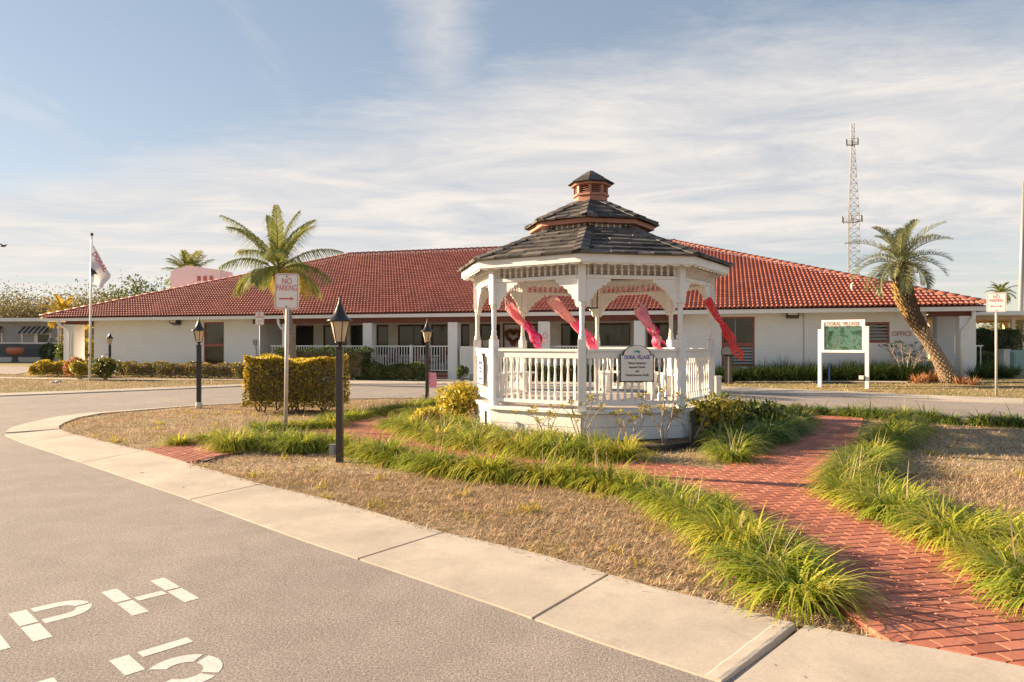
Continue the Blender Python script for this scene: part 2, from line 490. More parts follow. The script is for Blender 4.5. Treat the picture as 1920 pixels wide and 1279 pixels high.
# turf blades: straw brown with greener and golden patches
m, nt, b, out = newmat('turf_blade')
gi = nt.nodes.new('ShaderNodeNewGeometry')
c1 = ramp(nt, gi.outputs['Random Per Island'], [(0, (.28, .19, .12)), (0.3, (.46, .33, .205)), (0.65, (.60, .44, .28)), (1, (.82, .66, .45))])
c2 = ramp(nt, gi.outputs['Random Per Island'], [(0, (.24, .20, .03)), (0.5, (.45, .36, .06)), (1, (.64, .47, .09))])
c1 = mixc(nt, 1.0, c1, ramp(nt, noise(nt, 7, 5, 0.7), [(0.3, (.68, .66, .64)), (0.7, (1.3, 1.27, 1.22))]), 'MULTIPLY')
c = mixc(nt, ramp(nt, noise(nt, 1.5, 6, 0.72), [(0.54, (0, 0, 0)), (0.68, (.85, .85, .85))]), c1, c2)
nt.links.new(c, b.inputs['Base Color'])
b.inputs['Roughness'].default_value = 0.75
b.inputs['Specular IOR Level'].default_value = 0.15
tr = nt.nodes.new('ShaderNodeBsdfTranslucent'); nt.links.new(c, tr.inputs[0])
mx = nt.nodes.new('ShaderNodeMixShader'); mx.inputs[0].default_value = 0.3
nt.links.new(b.outputs[0], mx.inputs[1]); nt.links.new(tr.outputs[0], mx.inputs[2])
nt.links.new(mx.outputs[0], out.inputs[0])


def M(n):
    return MATS[n]


# ------------------------------------------------------------------ mesh helpers
class MB:
    def __init__(self):
        self.v = []; self.f = []

    def add(self, v, f):
        o = len(self.v)
        self.v.extend([tuple(p) for p in v])
        self.f.extend([tuple(i + o for i in q) for q in f])
        return self

    def box(self, x0, x1, y0, y1, z0, z1):
        return self.add([(x0, y0, z0), (x1, y0, z0), (x1, y1, z0), (x0, y1, z0), (x0, y0, z1), (x1, y0, z1), (x1, y1, z1), (x0, y1, z1)],
                        [(0, 3, 2, 1), (4, 5, 6, 7), (0, 1, 5, 4), (1, 2, 6, 5), (2, 3, 7, 6), (3, 0, 4, 7)])

    def cbox(self, c, s):
        return self.box(c[0] - s[0] / 2, c[0] + s[0] / 2, c[1] - s[1] / 2, c[1] + s[1] / 2, c[2] - s[2] / 2, c[2] + s[2] / 2)

    def hexa(self, p):
        return self.add(p, [(0, 3, 2, 1), (4, 5, 6, 7), (0, 1, 5, 4), (1, 2, 6, 5), (2, 3, 7, 6), (3, 0, 4, 7)])

    def prism_y(self, poly, y0, y1):
        """polygon in (x, z), extruded along y"""
        n = len(poly)
        v = [(p[0], y0, p[1]) for p in poly] + [(p[0], y1, p[1]) for p in poly]
        f = [tuple(range(n)), tuple(range(2 * n - 1, n - 1, -1))]
        f += [(i, i + n, (i + 1) % n + n, (i + 1) % n) for i in range(n)]
        return self.add(v, f)

    def prism_z(self, poly, z0, z1):
        n = len(poly)
        v = [(p[0], p[1], z0) for p in poly] + [(p[0], p[1], z1) for p in poly]
        f = [tuple(range(n - 1, -1, -1)), tuple(range(n, 2 * n))]
        f += [(i, (i + 1) % n, (i + 1) % n + n, i + n) for i in range(n)]
        return self.add(v, f)

    def lathe(self, prof, n=16, c=(0, 0), rot=0.0, cap=True):
        v = []; f = []
        for (r, z) in prof:
            for k in range(n):
                a = 2 * math.pi * k / n + rot
                v.append((c[0] + r * math.cos(a), c[1] + r * math.sin(a), z))
        for i in range(len(prof) - 1):
            for k in range(n):
                f.append((i * n + k, i * n + (k + 1) % n, (i + 1) * n + (k + 1) % n, (i + 1) * n + k))
        if cap:
            f.append(tuple(range(n - 1, -1, -1)))
            f.append(tuple((len(prof) - 1) * n + k for k in range(n)))
        return self.add(v, f)

    def tube(self, pts, rad, n=8, cap=True):
        pts = [Vector(p) for p in pts]
        if isinstance(rad, (int, float)):
            rad = [rad] * len(pts)
        v = []; f = []
        up = Vector((0, 0, 1))
        prev = None
        for i, p in enumerate(pts):
            t = (pts[min(i + 1, len(pts) - 1)] - pts[max(i - 1, 0)])
            t = t.normalized() if t.length > 1e-9 else Vector((0, 0, 1))
            if prev is None:
                a = t.cross(up if abs(t.z) < 0.95 else Vector((1, 0, 0))).normalized()
            else:
                a = (prev - t * prev.dot(t)).normalized()
            prev = a
            bb = t.cross(a)
            for k in range(n):
                an = 2 * math.pi * k / n
                v.append(p + a * (rad[i] * math.cos(an)) + bb * (rad[i] * math.sin(an)))
        for i in range(len(pts) - 1):
            for k in range(n):
                f.append((i * n + k, i * n + (k + 1) % n, (i + 1) * n + (k + 1) % n, (i + 1) * n + k))
        if cap:
            f.append(tuple(range(n - 1, -1, -1)))
            f.append(tuple((len(pts) - 1) * n + k for k in range(n)))
        return self.add(v, f)

    def xf(self, mat):
        self.v = [tuple(mat @ Vector(p)) for p in self.v]
        return self

    def build(self, name, mat, parent=None, smooth=False, bevel=0.0):
        me = bpy.data.meshes.new(name)
        me.from_pydata(self.v, [], self.f)
        if smooth:
            me.polygons.foreach_set('use_smooth', [True] * len(me.polygons))
        me.materials.append(M(mat))
        me.update()
        o = bpy.data.objects.new(name, me)
        COL.objects.link(o)
        if parent:
            o.parent = parent
        if bevel:
            md = o.modifiers.new('bevel', 'BEVEL'); md.width = bevel; md.segments = 2; md.limit_method = 'ANGLE'
        return o


def np_mesh(name, V, Fq, mat, parent=None, smooth=False):
    """fast mesh of quads (numpy)"""
    V = np.asarray(V, dtype=np.float32).reshape(-1, 3)
    Fq = np.asarray(Fq, dtype=np.int32)
    k = Fq.shape[1]
    me = bpy.data.meshes.new(name)
    me.vertices.add(len(V)); me.vertices.foreach_set('co', V.ravel())
    me.loops.add(Fq.size); me.loops.foreach_set('vertex_index', Fq.ravel())
    me.polygons.add(len(Fq))
    me.polygons.foreach_set('loop_start', np.arange(len(Fq), dtype=np.int32) * k)
    if smooth:
        me.polygons.foreach_set('use_smooth', np.ones(len(Fq), dtype=bool))
    me.materials.append(M(mat))
    me.update(calc_edges=True)
    me.validate()
    if name is None:
        return me
    o = bpy.data.objects.new(name, me)
    COL.objects.link(o)
    if parent:
        o.parent = parent
    return o


def link(name, me, parent=None, mtx=None):
    o = bpy.data.objects.new(name, me)
    COL.objects.link(o)
    if parent:
        o.parent = parent
    if mtx is not None:
        o.matrix_local = mtx
    return o


def tag(o, label, cat, group=None):
    o['label'] = label; o['category'] = cat
    if group:
        o['group'] = group
    return o


def thing(name, label, cat, loc=(0, 0, 0), rotz=0.0, group=None):
    o = bpy.data.objects.new(name, None)
    o.empty_display_size = 0.2
    COL.objects.link(o)
    o.location = loc; o.rotation_euler = (0, 0, rotz)
    return tag(o, label, cat, group)


def struct(o, kind='structure'):
    o['kind'] = kind
    return o


def text(name, s, size, mat, parent, mtx, extrude=0.002, align='CENTER', bold=0.0, sx=1.0):
    cu = bpy.data.curves.new(name, 'FONT')
    cu.body = s; cu.size = size; cu.extrude = extrude
    cu.align_x = align; cu.align_y = 'CENTER'
    cu.offset = bold
    cu.resolution_u = 3
    t = bpy.data.objects.new(name + '_tmp', cu)
    COL.objects.link(t)
    bpy.context.view_layer.update()
    me = bpy.data.meshes.new_from_object(t.evaluated_get(bpy.context.evaluated_depsgraph_get()))
    bpy.data.objects.remove(t)
    me.materials.clear(); me.materials.append(M(mat))
    if sx != 1.0:
        me.transform(Matrix.Diagonal((sx, 1, 1, 1)))
    o = bpy.data.objects.new(name, me)
    COL.objects.link(o)
    o.parent = parent
    o.matrix_local = mtx
    return o


# text written in the local x-z plane, facing local -y
FACE = Matrix.Rotation(R(90), 4, 'X')


def T(x, y, z):
    return Matrix.Translation((x, y, z))


def in_poly(P, poly):
    """vectorised point in polygon; P (N,2)"""
    x, y = P[:, 0], P[:, 1]
    c = np.zeros(len(P), dtype=bool)
    n = len(poly); j = n - 1
    for i in range(n):
        xi, yi = poly[i]; xj, yj = poly[j]
        t = ((yi > y) != (yj > y)) & (x < (xj - xi) * (y - yi) / ((yj - yi) if yj != yi else 1e-12) + xi)
        c ^= t
        j = i
    return c


def dist_line(P, line):
    d = np.full(len(P), 1e9)
    for (a, b_) in zip(line[:-1], line[1:]):
        a = np.array(a); b_ = np.array(b_)
        ab = b_ - a
        t = np.clip(((P - a) @ ab) / (ab @ ab), 0, 1)
        d = np.minimum(d, np.hypot(*(P - a - t[:, None] * ab).T))
    return d


def leaves(n, pts, size, flat=0.0, aspect=0.5, outward=None):
    """n rhombic leaves at pts (n,3) with random directions"""
    n = len(pts)
    d = rng.normal(size=(n, 3)); d[:, 2] = d[:, 2] * (1 - flat) + 0.25
    if outward is not None:
        d = d * 0.7 + outward
    d /= np.linalg.norm(d, axis=1)[:, None]
    s = rng.normal(size=(n, 3)); s -= (s * d).sum(1)[:, None] * d
    s /= np.linalg.norm(s, axis=1)[:, None]
    L = (size * rng.uniform(0.6, 1.35, n))[:, None]
    W = L * aspect * 0.5
    a = pts - d * L * 0.5
    m1 = pts + s * W; m2 = pts - s * W
    t = pts + d * L * 0.5
    V = np.stack([a, m1, t, m2], 1).reshape(-1, 3)
    Fq = np.arange(4 * n).reshape(-1, 4)
    return V, Fq


def blades(base, az, tilt, length, width, droop, segs=4):
    """curved grass blades: base (n,3)"""
    n = len(base)
    lev = np.linspace(0, 1, segs + 1)
    hd = np.stack([np.cos(az), np.sin(az)], 1)
    sd = np.stack([-np.sin(az), np.cos(az), np.zeros(n)], 1)
    pts = [base.copy()]
    p = base.copy()
    for i in range(segs):
        ang = tilt + droop * (lev[i] + lev[i + 1]) / 2
        st = length / segs
        p = p + np.concatenate([hd * (np.sin(ang) * st)[:, None], (np.cos(ang) * st)[:, None]], 1)
        pts.append(p.copy())
    rows = []
    for i, q in enumerate(pts):
        w = width * (1 - lev[i] ** 1.6) * 0.5 + 0.0004
        rows.append(q - sd * w[:, None]); rows.append(q + sd * w[:, None])
    V = np.stack(rows, 1)                     # n, 2*(segs+1), 3
    k = 2 * (segs + 1)
    Fq = []
    for i in range(segs):
        Fq.append(np.array([2 * i, 2 * i + 1, 2 * i + 3, 2 * i + 2]))
    Fq = (np.stack(Fq)[None] + (np.arange(n) * k)[:, None, None]).reshape(-1, 4)
    return V.reshape(-1, 3), Fq


def join(parts):
    V = []; Fq = []; o = 0
    for v, f in parts:
        V.append(v); Fq.append(f + o); o += len(v)
    return np.concatenate(V), np.concatenate(Fq)


# ================================================================== THE SETTING
# --- ground sheet to the horizon
xs = sorted(set([-2500, -900, -300, -120, -60, -40] + [float(v) for v in np.arange(-30, 40.01, 1.0)] + [50, 70, 120, 300, 900, 2500]))
ys = sorted(set([-600, -200, -60, -20] + [float(v) for v in np.arange(-8, 60.01, 1.0)] + [70, 90, 130, 220, 500, 1200, 3500]))
V = [(x, y, G(x, y) - 0.03) for y in ys for x in xs]
nx = len(xs)
Fq = [(j * nx + i, j * nx + i + 1, (j + 1) * nx + i + 1, (j + 1) * nx + i) for j in range(len(ys) - 1) for i in range(nx - 1)]
struct(np_mesh('ground', V, Fq, 'far_ground'))

# --- far kerb (road side edge, lawn side edge) as seen
far_road = [gp(*p) for p in [(0, 743.5), (120, 739), (240, 734), (340, 730), (455, 725), (560, 722.5), (660, 721)]]
far_lawn = [gp(*p) for p in [(0, 741), (120, 736.6), (240, 731.8), (340, 728), (455, 723), (560, 720.3), (660, 718.4)]]
far_road_r = [gp(*p) for p in [(1370, 736), (1440, 738), (1560, 743.5), (1740, 751), (1920, 758)]]
far_lawn_r = [gp(*p) for p in [(1370, 728.5), (1440, 730.5), (1560, 735.5), (1740, 744.5), (1920, 751)]]
mid_road = [(-1.0, 26.0), (2.0, 25.7), (4.6, 24.6)]
mid_lawn = [(-1.0, 26.9), (2.0, 26.6), (4.9, 25.9)]
l0 = (far_road[0][0] - 14, far_road[0][1] - 6.2); l1 = (far_lawn[0][0] - 14, far_lawn[0][1] - 6.0)
r0 = (far_road_r[-1][0] + 16, far_road_r[-1][1] - 8); r1 = (far_lawn_r[-1][0] + 16, far_lawn_r[-1][1] - 7.4)
FAR_R = [l0] + far_road + mid_road + far_road_r + [r0]
FAR_L = [l1] + far_lawn + mid_lawn + far_lawn_r + [r1]

road_poly = FAR_R + [(60, 6), (60, -40), (-60, -40), (-60, 10)]
mb = MB(); mb.add([(p[0], p[1], 0.0) for p in road_poly], [tuple(range(len(road_poly) - 1, -1, -1))])
struct(mb.build('road', 'asphalt'))
kerb_far = struct(MB().box(-0.01, 0.01, 40, 40.01, -0.2, -0.19).build('far_kerb', 'concrete'))
# lay the far kerb in cast lengths
def resample(line, step):
    out = [line[0]]
    for a, b_ in zip(line[:-1], line[1:]):
        n = max(1, int(round(math.dist(a, b_) / step)))
        for i in range(1, n + 1):
            out.append((a[0] + (b_[0] - a[0]) * i / n, a[1] + (b_[1] - a[1]) * i / n))
    return out
for i in range(len(FAR_R) - 1):
    n = max(1, int(round(math.dist(FAR_R[i], FAR_R[i + 1]) / 3.0)))
    for k in range(n):
        q = []
        for t in (k / n + 0.002, (k + 1) / n - 0.002):
            q.append(tuple(FAR_R[i][c] + (FAR_R[i + 1][c] - FAR_R[i][c]) * t for c in (0, 1)))
            q.append(tuple(FAR_L[i][c] + (FAR_L[i + 1][c] - FAR_L[i][c]) * t for c in (0, 1)))
        a, b_, c_, d_ = q[0], q[2], q[3], q[1]
        pts = [(p[0], p[1], -0.05) for p in (a, b_, c_, d_)] + [(p[0], p[1], z) for p, z in zip((a, b_, c_, d_), (0.03, 0.03, 0.06, 0.06))]
        MB().hexa(pts).build('kerb_length', 'concrete', kerb_far)

# --- the island: kerb apron, turf, brick path
OUT_NEAR = [gp(*p) for p in [(9, 812), (9, 817), (42, 831), (154, 868.5), (358, 938), (577, 1018), (700, 1059), (933, 1138), (1127, 1208), (1300, 1264.6)]] + [(1.7, 2.55), (3.4, 1.1), (6.5, -1.5)]
INN_NEAR = [gp(*p) for p in [(112, 809), (118, 811), (139, 818), (270, 850), (491, 914.5), (620, 945), (724, 975), (832, 1007), (1010, 1048), (1210, 1108), (1345, 1141), (1490, 1183)]]
INN_TAIL = [gp(1650, 1213), gp(1768, 1234), gp(1920, 1266), (3.5, 2.25), (6.9, -0.6)]
OUT_BACK = [gp(*p) for p in [(9, 812), (20, 803), (46, 795), (105, 782), (168.5, 774.5), (274, 767), (366, 760), (463, 756)]] + [(-5.6, 18.6), (-4.4, 19.2), (-1, 19.6), (2, 19.5), (4.2, 18.6)] + [(6.9, 15.9), (10.4, 13.3), (16, 8.9)]
INN_BACK = [gp(*p) for p in [(112, 808), (110, 803), (121, 796), (147, 786), (190, 778), (285, 770), (370, 763), (463, 758.5)]] + [(-5.5, 18.35), (-4.35, 18.95), (-1, 19.35), (2, 19.25), (4.1, 18.35)] + [(6.75, 15.7), (10.25, 13.1), (15.8, 8.7)]
island = INN_NEAR + INN_TAIL + [(16, 0)] + INN_BACK[::-1]
kerb = struct(MB().box(-0.01, 0.01, 18, 18.01, -0.2, -0.19).build('island_kerb', 'concrete'))


def slab(a, b_, c_, d_, z=0.028):
    """kerb slab between outer edge a-b and inner edge d-c"""
    cen = [sum(p[i] for p in (a, b_, c_, d_)) / 4 for i in (0, 1)]
    q = []
    for p in (a, b_, c_, d_):
        v = Vector((cen[0] - p[0], cen[1] - p[1]))
        v = v.normalized() * 0.004 if v.length > 0 else v
        q.append((p[0] + v.x, p[1] + v.y))
    pts = [(p[0], p[1], -0.05) for p in q] + [(p[0], p[1], zz) for p, zz in zip(q, (z - .018, z - .018, z + .012, z + .012))]
    return MB().hexa(pts)


def strip(outs, inns, name, parent):
    """one cast slab following the two edges (equal point counts)"""
    mb = MB()
    n = len(outs)
    for i in range(n):
        o_, i_ = outs[i], inns[i]
        mb.v += [(o_[0], o_[1], -0.05), (o_[0], o_[1], 0.010), (i_[0], i_[1], 0.040), (i_[0], i_[1], -0.05)]
    for i in range(n - 1):
        a = 4 * i; c = 4 * (i + 1)
        mb.f += [(a, c, c + 1, a + 1), (a + 1, c + 1, c + 2, a + 2), (a + 2, c + 2, c + 3, a + 3)]
    mb.f += [(0, 1, 2, 3), (4 * n - 1, 4 * n - 2, 4 * n - 3, 4 * n - 4)]
    return mb.build(name, 'concrete', parent)


def along(line, t):
    L = [0]
    for a, b_ in zip(line[:-1], line[1:]):
        L.append(L[-1] + math.dist(a, b_))
    s = t * L[-1]
    for i in range(len(L) - 1):
        if s <= L[i + 1] + 1e-9:
            f = (s - L[i]) / max(1e-9, L[i + 1] - L[i])
            return (line[i][0] + (line[i + 1][0] - line[i][0]) * f, line[i][1] + (line[i + 1][1] - line[i][1]) * f)
    return line[-1]


def tof(line, p):
    best = (1e9, 0)
    for k in range(2001):
        q = along(line, k / 2000)
        d = math.dist(p, q)
        if d < best[0]:
            best = (d, k / 2000)
    return best[1]


ON = OUT_NEAR[:-3]; ON = ON + [(1.30, 2.90)]
# joints: outer pixel / inner pixel
joints = [((9, 816), (112, 809)), ((46, 832), (139, 818)), ((154, 868.5), (270, 850)), ((358, 938), (491, 914.5)), ((676, 1049), (832, 1007)), ((1000, 1162), (1140, 1088))]
to = [tof(ON, gp(*a)) for a, _ in joints] + [tof(ON, gp(1353, 1282))]
ti = [tof(INN_NEAR, gp(*b_)) for _, b_ in joints] + [1.0]
for k in range(len(to) - 1):
    outs = []; inns = []
    for j in range(9):
        g0 = 0.0022 if j == 0 and k > 0 else 0; g1 = 0.0022 if j == 8 and k < len(to) - 2 else 0
        outs.append(along(ON, to[k] + (to[k + 1] - to[k]) * j / 8 + (0.0009 if g0 else 0) - (0.0009 if g1 else 0)))
        inns.append(along(INN_NEAR, ti[k] + (ti[k + 1] - ti[k]) * j / 8 + (0.0009 if g0 else 0) - (0.0009 if g1 else 0)))
    strip(outs, inns, 'kerb_slab', kerb)
# slab right of the open crack
ot = [(along(ON, to[-1])[0] + .055, along(ON, to[-1])[1] - .005), (1.75, 2.52), (2.4, 1.95), (3.4, 1.1), (6.5, -1.5)]
it = [(INN_NEAR[-1][0] + .05, INN_NEAR[-1][1] - .02)] + INN_TAIL[0:1] + INN_TAIL[1:2] + INN_TAIL[2:3] + [(6.9, -0.6)]
strip(ot, it, 'kerb_slab', kerb)
# the raised lip beside the crack
pa = along(ON, to[-1]); pb = INN_NEAR[-1]
lip = MB()
nl = 10
for i in range(nl):
    t = 0.01 + 0.98 * i / (nl - 1)
    x = pa[0] + (pb[0] - pa[0]) * t; y = pa[1] + (pb[1] - pa[1]) * t
    zb = 0.010 + 0.030 * t; wob_ = .003 * math.sin(i * 2.3)
    for (off, dz) in ((-.10, -.006), (-.075, .003), (-.02, .006 + wob_ * .5), (.002, .004), (.010, -.03)):
        lip.v.append((x + off * .82 + wob_, y - off * .57, zb + dz))
for i in range(nl - 1):
    for k in range(4):
        lip.f.append((i * 5 + k, i * 5 + k + 1, (i + 1) * 5 + k + 1, (i + 1) * 5 + k))
lip.f += [(0, 1, 2, 3, 4), tuple(range(nl * 5 - 1, nl * 5 - 6, -1))]
lo_ = lip.build('raised_lip', 'concrete', kerb)
lo_.data.validate()
# back kerb of the island
nb = len(OUT_BACK)
for i in range(nb - 1):
    n = max(1, int(round(math.dist(OUT_BACK[i], OUT_BACK[i + 1]) / 2.5)))
    for k in range(n):
        t0, t1 = k / n, (k + 1) / n
        f = lambda L, t: tuple(L[i][c] + (L[i + 1][c] - L[i][c]) * t for c in (0, 1))
        outs = [f(OUT_BACK, t1), f(OUT_BACK, t0)]; inns = [f(INN_BACK, t1), f(INN_BACK, t0)]
        strip(outs, inns, 'kerb_slab', kerb)

# island soil: a gently bumpy sheet
gx = np.arange(-9.5, 16.2, 0.2); gy = np.arange(-1, 19.8, 0.2)
XX, YY = np.meshgrid(gx, gy)


def soil_z(x, y):
    return 0.014 + 0.008 * np.sin(x * 1.9 + 0.7) * np.cos(y * 1.7) + 0.004 * np.sin(x * 5.1 + y * 3.3)


cen = np.stack([XX.ravel() + .1, YY.ravel() + .1], 1)
ok = in_poly(cen, island) | (dist_line(cen, island + [island[0]]) < 0.11)
ok = ok.reshape(XX.shape)[:-1, :-1]
V = np.stack([XX, YY, soil_z(XX, YY)], 2).reshape(-1, 3)
nxg = len(gx)
jj, ii = np.nonzero(ok)
base = jj * nxg + ii
Fq = np.stack([base, base + 1, base + nxg + 1, base + nxg], 1)
struct(np_mesh('island_soil', V, Fq, 'soil', None, True))

# --- brick path
PW = 0.68
def chaikin(L, n=3):
    for _ in range(n):
        q = [L[0]]
        for a, b_ in zip(L[:-1], L[1:]):
            q.append((a[0] * .75 + b_[0] * .25, a[1] * .75 + b_[1] * .25))
            q.append((a[0] * .25 + b_[0] * .75, a[1] * .25 + b_[1] * .75))
        q.append(L[-1]); L = q
    return L


path_main = chaikin([(3.3, 2.0), (2.62, 3.3), (2.50, 4.3), (2.66, 5.4), (2.68, 6.4), (2.75, 7.3), (3.5, 8.9), (4.75, 11.2), (6.3, 14.15)])
path_ring = chaikin([(2.68, 6.9), (2.05, 8.05), (1.0, 8.75), (-0.2, 9.0), (-1.25, 9.75), (-2.0, 10.8), (-2.55, 12.0), (-2.7, 13.6), (-2.2, 15.2), (-0.8, 16.4), (0.6, 16.3)])
path_left = chaikin([(-4.75, 8.9), (-4.45, 9.9), (-3.9, 11.0), (-3.2, 11.6), (-2.5, 11.7)])
kerb_zone = ON + INN_NEAR[::-1]
tail_zone = ot + it[::-1]


def near_path(P, grow=0.0):
    return np.minimum.reduce([dist_line(P, path_main), dist_line(P, path_ring) + 0.14, dist_line(P, path_left)]) < PW + grow


path_base = MB()
cells = near_path(cen) & in_poly(cen, island) & (dist_line(cen, island + [island[0]]) > .16)
cells = cells.reshape(XX.shape)[:-1, :-1]
jj, ii = np.nonzero(cells)
base = jj * nxg + ii
Vp = np.stack([XX, YY, np.full_like(XX, 0.0415)], 2).reshape(-1, 3)
path = struct(np_mesh('brick_path', Vp, np.stack([base, base + 1, base + nxg + 1, base + nxg], 1), 'mortar_sand'))
BL, BW, BH = 0.188, 0.092, 0.02
bricks = []
for (ang, left) in ((R(11), False), (R(90), True)):
    ca, sa = math.cos(ang), math.sin(ang)
    for r_ in range(-190, 200):
        for c_ in range(-70, 80):
            u = (c_ + (0.5 if r_ % 2 else 0.0)) * 0.1965
            v = r_ * 0.0985
            x = u * ca - v * sa; y = u * sa + v * ca
            if (x < -3.15) != left or not (-5.2 < x < 7.4 and 1.6 < y < 17):
                continue
            bricks.append((x, y, ang))
B = np.array(bricks)
P2 = B[:, :2]
sel = near_path(P2, 0.1) & (in_poly(P2, island) | (dist_line(P2, island + [island[0]]) < 0.1))
B = B[sel]
B = B[np.argsort(B[:, 1])]


def clip_half(poly, q, n):
    """keep the side where (p - q).n <= 0"""
    out = []
    for i in range(len(poly)):
        a, b_ = poly[i], poly[(i + 1) % len(poly)]
        da = (a[0] - q[0]) * n[0] + (a[1] - q[1]) * n[1]
        db = (b_[0] - q[0]) * n[0] + (b_[1] - q[1]) * n[1]
        if da <= 0:
            out.append(a)
        if (da < 0) != (db < 0) and abs(da - db) > 1e-12:
            t = da / (da - db)
            out.append((a[0] + (b_[0] - a[0]) * t, a[1] + (b_[1] - a[1]) * t))
    return out


def nearest(p, line):
    best = (1e9, None, None)
    for a, b_ in zip(line[:-1], line[1:]):
        ax, ay = b_[0] - a[0], b_[1] - a[1]
        l2 = ax * ax + ay * ay
        t = min(1, max(0, ((p[0] - a[0]) * ax + (p[1] - a[1]) * ay) / l2)) if l2 > 0 else 0
        q = (a[0] + ax * t, a[1] + ay * t)
        d = math.dist(p, q)
        if d < best[0]:
            best = (d, q, (ax, ay))
    return best


def brick_prism(poly):
    n = len(poly)
    cx_ = sum(p[0] for p in poly) / n; cy_ = sum(p[1] for p in poly) / n
    v = []
    for (k, z) in ((1, -.03), (1, BH - .004), (.95, BH)):
        v += [(cx_ + (p[0] - cx_) * k, cy_ + (p[1] - cy_) * k, z) for p in poly]
    f = [tuple(range(2 * n, 3 * n))] + [(l * n + i, l * n + (i + 1) % n, (l + 1) * n + (i + 1) % n, (l + 1) * n + i) for l in (0, 1) for i in range(n)]
    return v, f


bv = []
for (dx, dz) in ((0, -0.03), (0, BH - 0.004), (0.005, BH)):
    bv += [(-BL / 2 + dx, -BW / 2 + dx, dz), (BL / 2 - dx, -BW / 2 + dx, dz), (BL / 2 - dx, BW / 2 - dx, dz), (-BL / 2 + dx, BW / 2 - dx, dz)]
bf = [(8, 9, 10, 11)] + [(l * 4 + i, l * 4 + (i + 1) % 4, (l + 1) * 4 + (i + 1) % 4, (l + 1) * 4 + i) for l in (0, 1) for i in range(4)]
brick_me = bpy.data.meshes.new('brick'); brick_me.from_pydata(bv, [], bf); brick_me.materials.append(M('paver_brick')); brick_me.update()
cnt = 0
rest = MB()
LINES = (path_main, path_ring, path_left)
loop = island + [island[0]]
for x, y, a in B:
    z = 0.027 + random.uniform(-.0012, .0012)
    x += random.uniform(-.002, .002); y += random.uniform(-.002, .002); a += random.uniform(-.012, .012)
    ca, sa = math.cos(a), math.sin(a)
    poly = [(x + u * ca - v * sa, y + u * sa + v * ca) for u, v in ((-BL / 2, -BW / 2), (BL / 2, -BW / 2), (BL / 2, BW / 2), (-BL / 2, BW / 2))]
    pa_ = np.array(poly)
    whole = bool(near_path(pa_).all() and in_poly(pa_, island).all())
    visible = abs(x / y) < 0.735 and y > 2.9
    if whole:
        mt = Matrix.Translation((x, y, z)) @ Matrix.Rotation(a, 4, 'Z') @ Matrix.Rotation(random.uniform(-.005, .005), 4, 'X')
        if cnt < 300 and visible:
            link('brick', brick_me, path, mt); cnt += 1
        else:
            rest.add([mt @ Vector(p) for p in bv], bf)
        continue
    if not near_path(pa_).all():
        d, q, t, pw = min((nearest((x, y), L) + (w_,) for L, w_ in zip(LINES, (PW, PW - .14, PW))), key=lambda r: r[0] - r[3])
        n_ = Vector((x - q[0], y - q[1])); n_ = n_.normalized() if n_.length > 1e-6 else Vector((1, 0))
        poly = clip_half(poly, (q[0] + n_.x * pw, q[1] + n_.y * pw), n_)
    if len(poly) > 2 and not in_poly(pa_, island).all():
        inside = bool(in_poly(np.array([[x, y]]), island)[0])
        d, q, t = nearest((x, y), loop)
        n_ = Vector((-t[1], t[0])).normalized()
        s_ = (x - q[0]) * n_.x + (y - q[1]) * n_.y
        if (s_ > 0) == inside:
            n_ = -n_
        poly = clip_half(poly, q, n_)
    if len(poly) < 3:
        continue
    ar = abs(sum(poly[i][0] * poly[(i + 1) % len(poly)][1] - poly[(i + 1) % len(poly)][0] * poly[i][1] for i in range(len(poly)))) / 2
    if ar < 0.0012:
        continue
    v, f = brick_prism(poly)
    v = [(p[0], p[1], p[2] + z) for p in v]
    if cnt < 300 and visible:
        MB().add(v, f).build('brick', 'paver_brick', path); cnt += 1
    else:
        rest.add(v, f)
rest.build('brick_paving', 'paver_brick', path)['kind'] = 'stuff'

# --- painted road letters: MPH above 15, a stencil
UP = Vector((-.727, .687)); RT = Vector((.687, .727))
P0 = Vector((-2.547, 4.364))


def paint(name, polys, label):
    mb = MB()
    for poly in polys:
        pts = [P0 + RT * p[0] + UP * p[1] for p in poly]
        mb.add([(p.x, p.y, 0.0016) for p in pts] + [], [tuple(range(len(pts)))])
    o = mb.build(name, 'road_paint')
    me = o.data
    for pl in me.polygons:
        if pl.normal.z < 0:
            pl.flip()
    me.update()
    return tag(o, label, 'road marking')


def rc(x0, x1, y0, y1):
    return [(x0, y0), (x1, y0), (x1, y1), (x0, y1)]


def arcband(cx, cy, rx, ry, w, a0, a1, n=9):
    o_ = [(cx + rx * math.cos(a), cy + ry * math.sin(a)) for a in np.linspace(R(a0), R(a1), n)]
    i_ = [(cx + (rx - w) * math.cos(a), cy + (ry - w) * math.sin(a)) for a in np.linspace(R(a1), R(a0), n)]
    return o_ + i_


